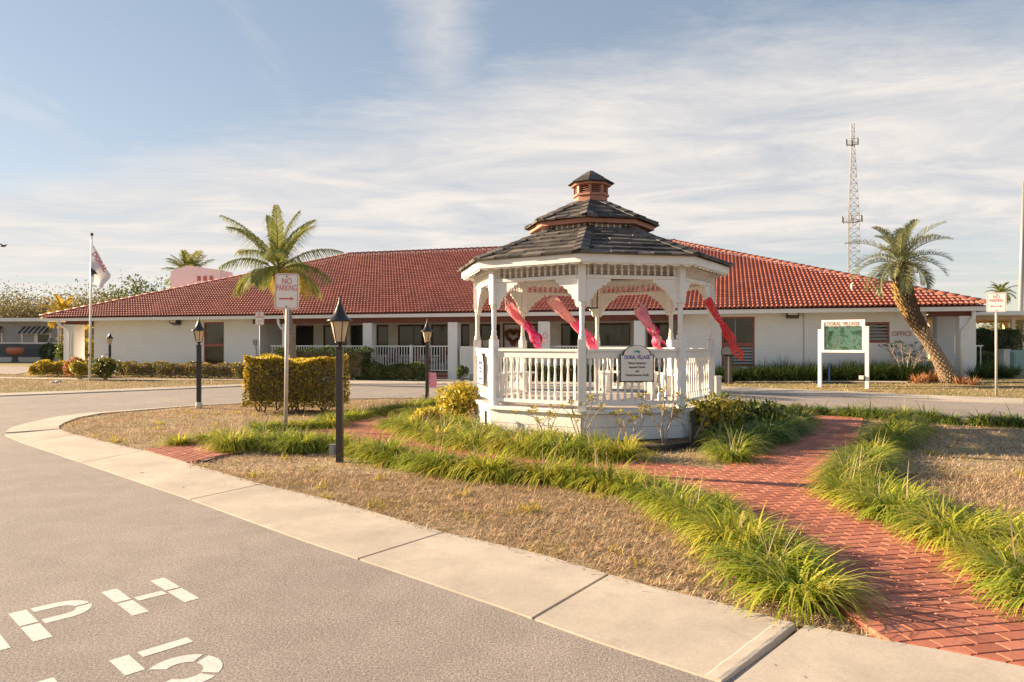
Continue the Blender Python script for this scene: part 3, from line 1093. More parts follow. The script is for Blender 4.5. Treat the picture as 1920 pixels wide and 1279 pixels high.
S = 0.088
hx = 0.0
paint('painted_letter', [rc(hx, hx + S, -.26, 0), rc(hx, hx + S, -.547, -.285), rc(hx + S + .02, hx + .27, -.325, -.245), rc(hx + .286, hx + .374, -.26, 0), rc(hx + .286, hx + .374, -.547, -.285)],
      'white stencilled letter H painted on the asphalt')
hx = -.477
paint('painted_letter', [rc(hx, hx + S, -.26, 0), rc(hx, hx + S, -.547, -.285),
                         [(hx + S + .02, -.08), (hx + S + .02, 0), (hx + .22, 0)] + [(hx + .22 + .155 * math.sin(a), -.15 + .15 * math.cos(a)) for a in np.linspace(.2, 1.5, 7)] + [(hx + .22 + .075 * math.sin(a), -.15 + .07 * math.cos(a)) for a in np.linspace(1.5, .2, 7)] + [(hx + .22, -.08)],
                         [(hx + .375, -.165)] + [(hx + .22 + .155 * math.sin(a), -.165 - .15 * math.cos(a + math.pi)) for a in np.linspace(1.6, 3.0, 7)] + [(hx + S + .02, -.315), (hx + S + .02, -.235), (hx + .22, -.235)] + [(hx + .22 + .075 * math.sin(a), -.165 - .07 * math.cos(a + math.pi)) for a in np.linspace(3.0, 1.6, 7)]],
      'white stencilled letter P painted left of the H on the asphalt')
hx = -.98
paint('painted_letter', [rc(hx, hx + S, -.26, 0), rc(hx, hx + S, -.547, -.285), [(hx + S + .015, 0), (hx + S + .10, -.22), (hx + S + .10, -.34), (hx + S + .015, -.12)], [(hx + .32 - .015, 0), (hx + .32 - .015, -.12), (hx + .32 - .10, -.34), (hx + .32 - .10, -.22)], rc(hx + .32, hx + .408, -.26, 0), rc(hx + .32, hx + .408, -.547, -.285)],
      'white stencilled letter M cut by the left edge of the picture')
hx = -.279; hy = -1.07
paint('painted_letter', [rc(hx + .128, hx + .372, hy - .078, hy), rc(hx, hx + S, hy - .225, hy),
                         [(hx + .21 + .165 * math.sin(a), hy - .36 + .165 * math.cos(a)) for a in np.linspace(-.75, .95, 9)] + [(hx + .21 + .08 * math.sin(a), hy - .36 + .08 * math.cos(a)) for a in np.linspace(.95, -.75, 9)],
                         [(hx + .21 + .165 * math.sin(a), hy - .375 + .17 * math.cos(a)) for a in np.linspace(1.08, 2.5, 8)] + [(hx + .21 + .08 * math.sin(a), hy - .375 + .085 * math.cos(a)) for a in np.linspace(2.5, 1.08, 8)],
                         [(hx + .21 + .165 * math.sin(a), hy - .38 + .17 * math.cos(a)) for a in np.linspace(2.65, 4.3, 8)] + [(hx + .21 + .08 * math.sin(a), hy - .38 + .085 * math.cos(a)) for a in np.linspace(4.3, 2.65, 8)]],
      'white stencilled numeral 5 painted nearest the camera')
hx = -.60
paint('painted_letter', [rc(hx, hx + S, hy - .26, hy), rc(hx, hx + S, hy - .547, hy - .285)], 'white stencilled numeral 1 cut by the lower edge of the picture')

# ================================================================== THE GAZEBO
GC = (1.457, 13.0); GR = 2.144; PHI = R(-10)
gaz = thing('gazebo', 'white octagonal wooden gazebo with two tier shingle roof and cupola', 'gazebo', (GC[0], GC[1], 0))
ANG = [PHI + R(45) * k for k in range(8)]          # 0 front, 1 front right, 2 right ... 7 front left


def gv(r, a, z):
    return (r * math.sin(a), -r * math.cos(a), z)


def face_frame(k, r=GR):
    """matrix: x along the face (left to right seen from outside), y inward, z up; origin at left post"""
    a = Vector(gv(r, ANG[k], 0)); b_ = Vector(gv(r, ANG[(k + 1) % 8], 0))
    x = (b_ - a).normalized(); z = Vector((0, 0, 1)); y = z.cross(x)
    m = Matrix((x, y, z)).transposed().to_4x4()
    m.translation = a
    return m, (b_ - a).length


def octa(r, z0, z1, r1=None):
    r1 = r if r1 is None else r1
    v = [gv(r, a, z0) for a in ANG] + [gv(r1, a, z1) for a in ANG]
    f = [tuple(range(7, -1, -1)), tuple(range(8, 16))] + [(i, (i + 1) % 8, (i + 1) % 8 + 8, i + 8) for i in range(8)]
    mb = MB(); mb.add(v, f)
    return mb


ZD = 0.50      # deck
octa(2.17, 0.02, 0.46).build('skirt', 'white_paint', gaz)
octa(2.27, 0.44, ZD).build('deck', 'white_paint', gaz, bevel=0.006)
# skirt boards, two courses on each side, and corner battens
skirt = gaz.children[0]
for k in range(8):
    mtx, L = face_frame(k, 2.18)
    for (z0, z1, y) in ((0.03, 0.225, -0.012), (0.232, 0.43, -0.016)):
        MB().box(0.01, L - 0.01, y - 0.012, 0.01, z0, z1).xf(mtx).build('skirt_board', 'white_paint', skirt)
# deck boards inside
deck = gaz.children[1]
for i in range(-14, 15):
    y = i * 0.14
    hw = math.sqrt(max(0.05, (2.02 ** 2) - y * y))
    MB().box(-hw, hw, y - 0.066, y + 0.066, ZD, ZD + 0.008).build('deck_board', 'deck_board', deck)

POST = [(0.052, 1.60), (0.058, 1.62), (0.058, 1.65), (0.040, 1.68), (0.046, 1.72), (0.036, 1.76), (0.041, 1.95), (0.044, 2.05), (0.040, 2.10), (0.056, 2.13), (0.056, 2.16), (0.046, 2.18)]
for k in range(8):
    c = gv(GR, ANG[k], 0)
    mb = MB()
    rot = Matrix.Translation((c[0], c[1], 0)) @ Matrix.Rotation(ANG[k], 4, 'Z')
    mb.box(-0.062, 0.062, -0.062, 0.062, ZD, 1.60)
    mb.lathe(POST, 14)
    mb.box(-0.062, 0.062, -0.062, 0.062, 2.18, 2.80)
    mb.xf(rot)
    mb.build('post', 'white_paint', gaz, bevel=0.005)
BAL = [(0.020, 0), (0.020, 0.10), (0.026, 0.115), (0.015, 0.15), (0.024, 0.33), (0.014, 0.50), (0.021, 0.56), (0.026, 0.60), (0.020, 0.615), (0.020, 0.72)]
ENTRY = 4          # open side: between the back post and the back left post
bal_me = None
for k in range(8):
    mtx, L = face_frame(k)
    if k != ENTRY:
        mb = MB()
        mb.box(0.06, L - 0.06, -0.055, 0.055, 1.405, 1.445)
        mb.box(0.062, L - 0.062, -0.028, 0.028, 1.300, 1.405)
        rail = mb.xf(mtx).build('railing', 'white_paint', gaz, bevel=0.005)
        MB().box(0.062, L - 0.062, -0.03, 0.03, 0.575, 0.63).xf(mtx).build('bottom_rail', 'white_paint', rail)
        nbal = 13
        for i in range(nbal):
            x = 0.13 + (L - 0.26) * i / (nbal - 1)
            mm = mtx @ T(x, 0, 0.615)
            if bal_me is None:
                mb = MB()
                mb.box(-.019, .019, -.019, .019, 0, .10); mb.lathe([(.019, .10), (.024, .112), (.014, .15), (.023, .33), (.013, .50), (.020, .56), (.024, .59), (.018, .60)], 10); mb.box(-.019, .019, -.019, .019, .60, .70)
                o = mb.build('baluster', 'white_paint', rail); bal_me = o.data
                o.matrix_local = mm
            else:
                link('baluster', bal_me, rail, mm)
    # frieze: beam, top plate and little spindles
    mb = MB(); mb.box(0.06, L - 0.06, -0.035, 0.035, 2.545, 2.60)
    mb.box(0.06, L - 0.06, -0.04, 0.04, 2.775, 2.84)
    fr = mb.xf(mtx).build('frieze', 'white_paint', gaz, bevel=0.004)
    ns = 14
    for i in range(ns):
        x = 0.10 + (L - 0.20) * i / (ns - 1)
        mm = mtx @ T(x, 0, 2.60)
        if k == 0 and i == 0:
            o = MB().lathe([(.013, 0), (.013, .02), (.024, .035), (.012, .06), (.030, .09), (.012, .125), (.024, .145), (.013, .16), (.013, .178)], 8).build('spindle', 'white_paint', fr, True)
            sp_me = o.data; o.matrix_local = mm
        else:
            link('spindle', sp_me, fr, mm)
    # sawn brackets under the beam
    prof = [(0, 0), (.40, 0), (.40, -.045), (.34, -.06), (.33, -.10), (.27, -.105), (.24, -.15), (.19, -.165), (.17, -.225), (.12, -.245), (.105, -.31), (.06, -.33), (.055, -.40), (.03, -.44), (0, -.45)]
    hole = None
    for s in (0, 1):
        pr = [(0.062 + p[0], 2.543 + p[1]) for p in prof]
        if s:
            pr = [(L - p[0], p[1]) for p in pr][::-1]
        MB().prism_y(pr, -0.017, 0.017).xf(mtx).build('bracket', 'white_paint', gaz)
# eave fascia with scalloped edge
RE, ZE = 2.45, 2.90
for k in range(8):
    mtx, L = face_frame(k, RE)
    MB().box(0.0, L, -0.004, 0.022, 2.765, ZE).xf(mtx).build('fascia', 'white_paint', gaz)
    n = 9; w = L / n
    poly = [(0.012, 2.80), (L - 0.012, 2.80)]
    for i in range(n):
        for t in np.linspace(0, 1, 7):
            x = L - 0.012 - (L - 0.024) * (i + t) / n
            poly.append((x, 2.762 - 0.030 * abs(math.sin(math.pi * t)) ** 0.8))
    MB().prism_y(poly, 0.024, 0.038).xf(mtx).build('scalloped_trim', 'white_paint', gaz)


def roof_tier(name, r0, z0, r1, z1, rows, wmin, wmax, parent, mat_under):
    """octagonal roof tier: sheathing plus courses of shingles on each facet and caps on the hips"""
    body = octa(r0, z0 - 0.012, z1 - 0.012, r1).build(name, mat_under, parent)
    ap0 = r0 * math.cos(R(22.5)); ap1 = r1 * math.cos(R(22.5))
    run = ap0 - ap1; rise = z1 - z0
    SL = math.hypot(run, rise)
    back = MB()
    for k in range(8):
        mid = ANG[k] + R(22.5)
        ez = Vector((-math.sin(mid) * run, math.cos(mid) * run, rise)).normalized()      # up the slope
        ex = Vector((math.cos(mid), math.sin(mid), 0))
        en = ex.cross(ez).normalized()
        if en.z < 0:
            en = -en
        org = Vector((ap0 * math.sin(mid), -ap0 * math.cos(mid), z0))
        hw = lambda s: (ap0 - run * s / SL) * math.tan(R(22.5))
        front = k in (7, 0, 1, 6, 2)
        for r_ in range(rows):
            s0 = -0.05 + (SL + 0.05) * r_ / rows
            s1 = min(SL, s0 + (SL + .05) / rows * 1.35)
            x = -hw(s0)
            first = True
            while x < hw(s0) - 0.02:
                w = random.uniform(wmin, wmax)
                if first:
                    w *= random.uniform(.4, 1); first = False
                x2 = min(hw(s0), x + w)
                if hw(s0) - x2 < wmin * .4:
                    x2 = hw(s0)
                g = 0.003
                jut = random.uniform(-.012, .012)
                th = random.uniform(.024, .042)
                lift = random.uniform(0.0, .006)
                a0, a1 = x + g, x2 - g
                h1 = hw(s1)
                b0, b1 = max(-h1, min(h1, a0)), max(-h1, min(h1, a1))
                if b1 - b0 < 0.01:
                    b1 = b0 + 0.01
                def pt(xx, ss, nn):
                    p = org + ex * xx + ez * ss + en * nn
                    return tuple(p)
                q = [pt(a0, s0 + jut, 0.012 + lift), pt(a1, s0 + jut, 0.012 + lift), pt(b1, s1, 0.0), pt(b0, s1, 0.0),
                     pt(a0, s0 + jut, 0.012 + lift + th), pt(a1, s0 + jut, 0.012 + lift + th), pt(b1, s1, 0.008), pt(b0, s1, 0.008)]
                if front:
                    MB().hexa(q).build('shingle', 'cedar_shingle', body)
                else:
                    back.hexa(q)
                x = x2
    if back.v:
        o = back.build('shingle_courses', 'cedar_shingle', body); o['kind'] = 'stuff'
    # hip caps
    for k in range(8):
        a = ANG[k]
        e0 = Vector(gv(r0 + .03, a, z0 + .02)); e1 = Vector(gv(r1, a, z1 + .02))
        d = (e1 - e0); Lh = d.length; d.normalize()
        side = Vector((math.cos(a), math.sin(a), 0))
        nrm = side.cross(d).normalized()
        if nrm.z < 0:
            nrm = -nrm
        n = rows
        for i in range(n):
            p0 = e0 + d * (Lh * i / n); p1 = e0 + d * min(Lh, Lh * (i + 1.25) / n)
            for s in (-1, 1):
                w = 0.115; sag = 0.032
                q = []
                for (p, hh) in ((p0, 0.032), (p1, 0.012)):
                    q += [p + nrm * hh, p + nrm * (hh - sag) + side * (s * w)]
                th = nrm * 0.016
                quad = [q[0], q[1], q[3], q[2]]
                if s < 0:
                    quad = [q[1], q[0], q[2], q[3]]
                MB().hexa([tuple(p) for p in quad] + [tuple(p + th) for p in quad]).build('hip_shingle', 'cedar_shingle', body)
    return body


roof1 = roof_tier('lower_roof', RE + 0.02, ZE, 0.88, 3.55, 7, 0.20, 0.36, gaz, 'bronze_metal')
octa(0.93, 3.42, 3.60).build('clerestory_wall', 'cream_stucco', gaz)
for k in range(8):
    mtx, L = face_frame(k, 0.98)
    for i in range(7):
        link('clerestory_spindle', sp_me, gaz, mtx @ T(0.05 + (L - 0.1) * i / 6, 0, 3.47) @ Matrix.Diagonal((.9, .9, .75, 1)))
octa(1.15, 3.585, 3.665).build('upper_fascia', 'copper_trim', gaz)
roof2 = roof_tier('upper_roof', 1.18, 3.67, 0.30, 4.09, 4, 0.18, 0.32, gaz, 'bronze_metal')
cup = octa(0.30, 4.05, 4.235).build('cupola', 'copper_trim', gaz)
octa(0.335, 4.225, 4.262).build('cupola_moulding', 'copper_trim', cup)
octa(0.235, 4.26, 4.44).build('cupola_core', 'bronze_metal', cup)
for k in range(8):
    c = gv(0.285, ANG[k], 0)
    MB().box(-.028, .028, -.028, .028, 4.26, 4.435).xf(Matrix.Translation((c[0], c[1], 0)) @ Matrix.Rotation(ANG[k], 4, 'Z')).build('cupola_post', 'copper_trim', cup)
    mtx, L = face_frame(k, 0.285)
    for i in range(4):
        z = 4.285 + i * 0.037
        MB().hexa([(.03, -.018, z - .004), (L - .03, -.018, z - .004), (L - .03, .03, z + .022), (.03, .03, z + .022),
                   (.03, -.018, z + .004), (L - .03, -.018, z + .004), (L - .03, .03, z + .030), (.03, .03, z + .030)]).xf(mtx).build('louvre_slat', 'copper_trim', cup)
octa(0.37, 4.415, 4.45).build('cupola_fascia', 'copper_trim', cup)
octa(0.41, 4.45, 4.70, 0.03).build('cupola_cap', 'cedar_shingle', gaz)
for k in range(8):      # cap boards on the little roof
    a0, a1 = ANG[k], ANG[(k + 1) % 8]
    for (t0, t1) in ((0.0, 0.52), (0.46, 0.96)):
        q = []
        for t, h in ((t0, .012), (t1, .004)):
            r = 0.43 * (1 - t) + .02 * t; z = 4.448 + .26 * t
            q.append((gv(r, a0 + .02, z + h), gv(r, a1 - .02, z + h)))
        lo = [q[0][0], q[0][1], q[1][1], q[1][0]]
        hi = [(p[0], p[1], p[2] + .014) for p in lo]
        MB().hexa(lo + hi).build('cap_shingle', 'cedar_shingle', gaz.children[-1] if gaz.children[-1].name.startswith('cupola_cap') else roof2)
# bench along the back and right sides
for k in (2, 3, 5):
    mtx, L = face_frame(k)
    bench = MB().box(0.2, L - 0.2, 0.06, 0.42, 0.92, 0.955).xf(mtx).build('bench_seat', 'white_paint', gaz, bevel=0.005)
    for x in (0.32, L - 0.32):
        MB().prism_y([(x - .04, ZD + .01), (x + .04, ZD + .01), (x + .09, .92), (x - .09, .92)], 0.12, 0.36).xf(mtx).build('bench_leg', 'white_paint', bench)

# ---- signs on the gazebo rails
def palm_emblem(parent, cx, cz, s, y):
    mb = MB()
    for (ang, ln) in ((168, .75), (150, 1.0), (125, .85), (60, .8), (32, 1.0), (10, .9), (-18, .7)):
        top = []; bot = []
        for t in np.linspace(0, 1, 6):
            a = R(ang)
            x = math.cos(a) * ln * t; z = math.sin(a) * ln * t - 0.55 * t * t
            w = 0.16 * math.sin(math.pi * min(1, t * .85 + .12)) * (1 - t * .5)
            nx_, nz_ = -math.sin(a), math.cos(a)
            top.append((cx + s * (x + nx_ * w), cz + s * (z + nz_ * w)))
            bot.append((cx + s * (x - nx_ * w), cz + s * (z - nz_ * w)))
        poly = top + bot[::-1]
        mb.add([(p[0], y, p[1]) for p in poly], [tuple(range(len(poly)))])
    return mb.build('palm_emblem', 'sign_teal', parent)


def village_sign(label, mtx):
    root = thing('village_sign', label, 'sign')
    root.matrix_world = mtx
    w, h, hb = 0.285, 0.43, 0.575

    def outline(w, h, dz):
        pts = [(-w, 0 + dz), (w, 0 + dz), (w, h)]
        ra = w * 0.82
        for a in np.linspace(0, math.pi, 17):
            pts.append((ra * math.cos(a), h + (hb - h) * math.sin(a) / 1.0 - dz * 0.3))
        pts.append((-w, h))
        return pts
    MB().prism_y(outline(w, h, 0), 0, 0.018).build('border_frame', 'sign_black', root)
    MB().prism_y(outline(w - .018, h - .012, .018), -0.004, 0.0).build('sign_panel', 'sign_white', root)
    text('sign_title', 'DORAL VILLAGE', 0.082, 'sign_blue', root, T(0, -0.006, 0.385) @ FACE, 0.001, bold=0.002, sx=0.70)
    for i, s in enumerate(('Where Neighbors', 'become Friends', 'and', 'Friends become Family')):
        text('sign_line', s, 0.050, 'sign_black', root, T(0, -0.006, 0.295 - i * 0.062) @ FACE, 0.001, bold=0.001, sx=0.84)
    palm_emblem(root, 0.0, 0.475, 0.078, -0.006)
    return root


mtx, L = face_frame(0)
village_sign('arched village sign with black border on the shaded front right railing', T(*GC, 0) @ mtx @ T(0.87, -0.085, 0.93))
mtx, L = face_frame(6)
village_sign('arched village sign seen at a slant on the left railing of the gazebo', T(*GC, 0) @ mtx @ T(0.83, -0.085, 0.80))

# ---- lantern hanging in the middle of the gazebo
ln = thing('hanging_lantern', 'black framed square lantern hanging inside the gazebo', 'lantern', (GC[0] - .02, GC[1] - .4, 2.17))
mb = MB()
for sx in (-1, 1):
    for sy in (-1, 1):
        mb.box(sx * .085 - .008, sx * .085 + .008, sy * .085 - .008, sy * .085 + .008, 0, .38)
mb.box(-.1, .1, -.1, .1, -.02, .0); mb.box(-.1, .1, -.1, .1, .38, .40)
mb.build('frame', 'black_metal', ln)
MB().box(-.075, .075, -.075, .075, .004, .376).build('pane', 'clear_glass', ln)
MB().lathe([(.13, .40), (.10, .44), (.05, .52), (.03, .54)], 4, rot=math.pi / 4).build('cap', 'black_metal', ln)
MB().tube([(0, 0, .53), (0, 0, 1.35)], .008, 6).build('chain', 'black_metal', ln)
MB().lathe([(.018, .02), (.02, .12), (.018, .2), (.004, .22)], 8).build('candle', 'cream_stucco', ln)


# ---- windsocks
def windsock(label, head, tail, rad, hang_z, body_mat, stream_mats, seed):
    r_ = random.Random(seed)
    root = thing('windsock', label, 'windsock', head)
    d = Vector(tail) - Vector(head)
    Lt = d.length
    dn = d.normalized()
    side = dn.cross(Vector((0, 0, 1))).normalized(); up = side.cross(dn)
    n = 18; bl = Lt * 0.48
    mb = MB()
    rows = 7
    for i in range(rows):
        t = i / (rows - 1)
        rr = rad * (1 - .18 * t + .05 * math.sin(5 * t))
        c = dn * (bl * t) + Vector((0, 0, -.03 * math.sin(math.pi * t)))
        for k in range(n):
            a = 2 * math.pi * k / n
            wv = 1 + .13 * math.sin(3 * a + i * 1.3) + .07 * math.sin(5 * a - i) + r_.uniform(-.05, .05)
            mb.v.append(tuple(c + side * (rr * wv * math.cos(a)) + up * (rr * wv * math.sin(a) * (1 - .25 * t))))
    for i in range(rows - 1):
        for k in range(n):
            mb.f.append((i * n + k, i * n + (k + 1) % n, (i + 1) * n + (k + 1) % n, (i + 1) * n + k))
    mb.build('sock_body', body_mat, root, True)
    hoop = [tuple(side * (rad * math.cos(a)) + up * (rad * math.sin(a))) for a in np.linspace(0, 2 * math.pi, 19)]
    MB().tube(hoop, .006, 5, False).build('hoop', 'sign_white', root)
    ns = 7
    for j in range(ns):
        a = 2 * math.pi * j / ns + .3
        mb = MB()
        st = dn * (bl * .97) + side * (rad * .8 * math.cos(a)) + up * (rad * .7 * math.sin(a))
        tl = (Lt - bl) * r_.uniform(.7, 1.15)
        w = .038
        ph = r_.uniform(0, 6)
        m = 9
        tang = (side * -math.sin(a) + up * math.cos(a)).normalized()
        for i in range(m):
            t = i / (m - 1)
            p = st + dn * (tl * t) + Vector((0, 0, -.09 * t * t)) + side * (.055 * math.sin(ph + 8 * t) * t) + up * (.05 * math.sin(ph * 2 + 9 * t) * t)
            ww = w * (1 if t < .85 else (1 - t) / .15 * .7 + .3)
            mb.v += [tuple(p - tang * ww), tuple(p + tang * ww)]
        for i in range(m - 1):
            mb.f.append((2 * i, 2 * i + 1, 2 * i + 3, 2 * i + 2))
        mb.build('streamer', stream_mats[j % len(stream_mats)], root, True)
    mb = MB()
    hk = (0, 0, hang_z - head[2])
    for a in (0.5, 2.6, 4.7):
        mb.tube([tuple(side * (rad * math.cos(a)) + up * (rad * math.sin(a))), tuple(-dn * .12 + Vector((0, 0, .08)))], .0035, 4)
    mb.tube([tuple(-dn * .12 + Vector((0, 0, .08))), hk], .0035, 4)
    mb.build('cord', 'sign_white', root)
    return root


def P3(px, py, Y):
    return (at(px, Y), Y, zat(py, Y))


windsock('coral pink windsock of the left gazebo bay with long pink streamers', P3(955, 575, 12.0), P3(1022, 648, 11.7), .085, 2.55, 'sock_pink', ['stream_pink', 'stream_magenta', 'stream_pink', 'stream_pale'], 1)
windsock('pale pink windsock with heart print blowing behind the front gazebo post', P3(1034, 560, 11.75), P3(1122, 652, 11.9), .095, 2.55, 'sock_pale', ['stream_pink', 'stream_pale', 'stream_pink'], 2)
windsock('rose windsock with magenta streamers hanging above the arched gazebo sign', P3(1199, 578, 11.7), P3(1243, 650, 11.6), .10, 2.55, 'sock_rose', ['stream_pale', 'stream_magenta', 'stream_pink', 'stream_pink'], 3)
windsock('bright red windsock blowing outside the right side of the gazebo', P3(1326, 560, 12.1), P3(1388, 662, 11.9), .07, 2.55, 'sock_red', ['stream_red', 'stream_red', 'stream_pink'], 4)

# ================================================================== THE CLUBHOUSE
TT = 0.30; Y0 = 28.7
CL = (-24.0, 35.9); CR = (16.17, 23.85)
BLEN = math.dist(CL, CR); BDEP = 22.4
TH = math.atan2(CR[1] - CL[1], CR[0] - CL[0])
u_ = Vector((math.cos(TH), math.sin(TH))); n_ = Vector((-math.sin(TH), math.cos(TH)))
club = thing('clubhouse', 'long low white clubhouse with red barrel tile hip roof behind the gazebo', 'building', (CL[0], CL[1], 0), TH)


def bx(px, y=0.75):
    """local x on the plane local y seen at photo column px"""
    k = (px - CX) / F
    # (CL + x u + y n): X = k Y
    return (k * (CL[1] + y * n_.y) - (CL[0] + y * n_.x)) / (u_.x - k * u_.y)


def bY(x, y):
    return CL[1] + x * u_.y + y * n_.y


def bz(py, px, y=0.75):
    return zat(py, bY(bx(px, y), y))


ZEV = 2.80      # eave edge under the tiles
PITCH = math.atan2(6.9 - ZEV, BDEP / 2)
HALF = BDEP / 2


def wall_run(name, x0, x1, z0, z1, y, th, openings, mat, parent):
    """wall along x with openings (xa, xb, za, zb), front face at y"""
    mb = MB()
    cuts = sorted(set([x0, x1] + [v for o in openings for v in o[:2]]))
    for a, b_ in zip(cuts[:-1], cuts[1:]):
        op = [o for o in openings if o[0] <= a + 1e-6 and o[1] >= b_ - 1e-6]
        if not op:
            mb.box(a, b_, y, y + th, z0, z1)
        else:
            zz_ = z0
            for o in sorted(op, key=lambda o: o[2]):
                if o[2] > zz_ + 1e-4:
                    mb.box(a, b_, y, y + th, zz_, o[2])
                zz_ = o[3]
            if zz_ < z1 - 1e-4:
                mb.box(a, b_, y, y + th, zz_, z1)
    return mb.build(name, mat, parent)


def window(x0, x1, z0, z1, y, parent, frame='red_trim', fw=0.07, mids=(), mullions=(), name='window', louvre=None):
    """window in an opening; mids = heights of transoms, mullions = x positions"""
    w = MB()
    w.box(x0, x1, y + .03, y + .10, z1 - fw, z1); w.box(x0, x1, y + .03, y + .10, z0, z0 + fw)
    w.box(x0, x0 + fw, y + .028, y + .098, z0 + fw, z1 - fw); w.box(x1 - fw, x1, y + .028, y + .098, z0 + fw, z1 - fw)
    for zm in mids:
        w.box(x0 + fw, x1 - fw, y + .026, y + .096, zm - .07, zm + .07)
    o = w.build(name, frame, parent)
    xs_ = [x0 + fw] + list(mullions) + [x1 - fw]
    zs_ = [z0 + fw] + [z for zm in mids for z in (zm - .07, zm + .07)] + [z1 - fw]
    for i in range(0, len(zs_), 2):
        for a, b_ in zip(xs_[:-1], xs_[1:]):
            MB().box(a + .012, b_ - .012, y + .065, y + .075, zs_[i], zs_[i + 1]).build('pane', 'dark_glass', o)
    for mx_ in mullions:
        MB().box(mx_ - .02, mx_ + .02, y + .032, y + .09, z0 + fw, z1 - fw).build('mullion', 'grey_metal', o)
    if louvre:
        za, zb = louvre
        n = int((zb - za) / .11)
        for i in range(n):
            z = za + (i + .5) * (zb - za) / n
            MB().hexa([(x0 + fw, y + .02, z - .03), (x1 - fw, y + .02, z - .03), (x1 - fw, y + .06, z + .02), (x0 + fw, y + .06, z + .02),
                       (x0 + fw, y + .02, z - .02), (x1 - fw, y + .02, z - .02), (x1 - fw, y + .06, z + .03), (x0 + fw, y + .06, z + .03)]).build('louvre_slat', 'light_grey', o)
    return o


WY = 0.75                      # wall face behind the eave line
ZT = 2.66
# ---- left solid wall
xa, xb = bx(176), bx(487)
w1 = (bx(382), bx(420), bz(684, 400), bz(604, 400))
wl_ = wall_run('left_wall', xa, xb, -0.3, ZT, WY, 0.22, [w1], 'stucco', club)
window(w1[0], w1[1], w1[2], w1[3], WY, club, mids=[bz(647, 400)])
# ---- right solid wall
xc, xd = bx(1277), bx(1737)
w2 = (bx(1353), bx(1415), 0.62, bz(594, 1385)); w3 = (bx(1622), bx(1668), bz(643, 1645), bz(604, 1645))
wall_run('right_wall', xc, xd, -0.3, ZT, WY, 0.22, [w2, w3], 'stucco', club)
zt2 = bz(646, 1385)
window(w2[0], w2[1], w2[2], w2[3], WY, club, mids=[zt2], louvre=(w2[2] + .08, zt2 - .09), mullions=[(w2[0] + w2[1]) / 2 - .1])
window(w3[0], w3[1], w3[2], w3[3], WY, club, louvre=(w3[2] + .08, w3[3] - .08))
text('office_lettering', 'OFFICE', 0.24, 'office_red', club, T(bx(1691), WY - .012, bz(626, 1702)) @ FACE, 0.006, sx=0.85)
# control joint, conduit
MB().box(bx(1507) - .012, bx(1507) + .012, WY - .02, WY, 0.3, ZT).build('conduit', 'light_grey', club)
MB().box(bx(1508) - .12, bx(1508) + .12, WY - .06, WY - .001, 0.45, 0.62).build('outlet_box', 'light_grey', club)
MB().box(bx(482) - .16, bx(482) - .0, WY - .09, WY - .001, bz(647, 482), bz(637, 482)).build('meter_box', 'light_grey', club)
MB().tube([(bx(480), WY - .04, bz(647, 482)), (bx(483), WY - .05, 0.9), (bx(486), WY - .04, .3)], .02, 6).build('meter_conduit', 'light_grey', club)

# ---- porch: floor, back wall, returns, columns, railings
PB = 3.4
p0, p1 = xb, xc
MB().box(p0 - .2, p1 + .2, 0.20, PB + .2, -0.2, 0.22).build('porch_floor', 'concrete', club)
for i in range(60):                       # brick edge of the porch floor
    xx = p0 + (p1 - p0) * (i + .5) / 60
    pass
back_wins = [(553, 588), (606, 650), (657, 700), (706, 728), (746, 803), (808, 841), (864, 880), (900, 938), (984, 1008), (1052, 1098), (1118, 1182), (1214, 1258)]
ops = []
for a, b_ in back_wins:
    ops.append((bx(a, PB), bx(b_, PB), 0.95 if a != 864 else 0.9, 2.40))
dr = (bx(943, PB), bx(977, PB), 0.22, 2.42)
wall_run('porch_back_wall', p0, p1, -0.2, 2.75, PB, 0.2, ops + [dr], 'cream_stucco', club)
for (a, b_), o_ in zip(back_wins, ops):
    ml = []
    if b_ - a > 50:
        ml = [(o_[0] * .5 + o_[1] * .5)]
    window(o_[0], o_[1], o_[2], o_[3], PB, club, frame='brown_trim', fw=0.05, mullions=ml)
door = MB().box(dr[0] + .06, dr[1] - .06, PB + .05, PB + .10, 0.23, 2.36).build('door', 'white_paint', club)
MB().lathe([(.0, 0), (.03, .01), (.035, .04), (.0, .06)], 10).xf(T(dr[1] - .16, PB + .05, 1.15) @ Matrix.Rotation(R(90), 4, 'X')).build('handle', 'grey_metal', door)
MB().box(dr[0], dr[0] + .058, PB - .02, PB + .12, 0.22, 2.42).box(dr[1] - .058, dr[1], PB - .02, PB + .12, 0.22, 2.42).box(dr[0] + .058, dr[1] - .058, PB - .02, PB + .12, 2.362, 2.42).build('door_frame', 'brown_trim', club)
MB().box(p0 - .2, p0, WY + .221, PB, -0.2, ZT).build('porch_return_wall', 'stucco', club)
MB().box(p1, p1 + .2, WY + .221, PB, -0.2, ZT).build('porch_return_wall', 'stucco', club)
MB().box(p0 - .2, p1 + .2, WY, PB + .2, 2.752, 2.80).build('porch_ceiling', 'cream_stucco', club)
# brown beam carrying the eave over the porch
MB().box(p0, p1, .22, .48, 2.40, 2.62).build('porch_beam', 'brown_trim', club)
cols = [bx(542, .35), bx(693, .35), bx(852, .35), bx(1021, .35), bx(1200, .35)]
for x in cols:
    c = MB().box(x - .215, x + .215, .13, .56, -0.1, 2.398).build('column', 'stucco', club, bevel=0.01)
bars = MB()
bar_me = None


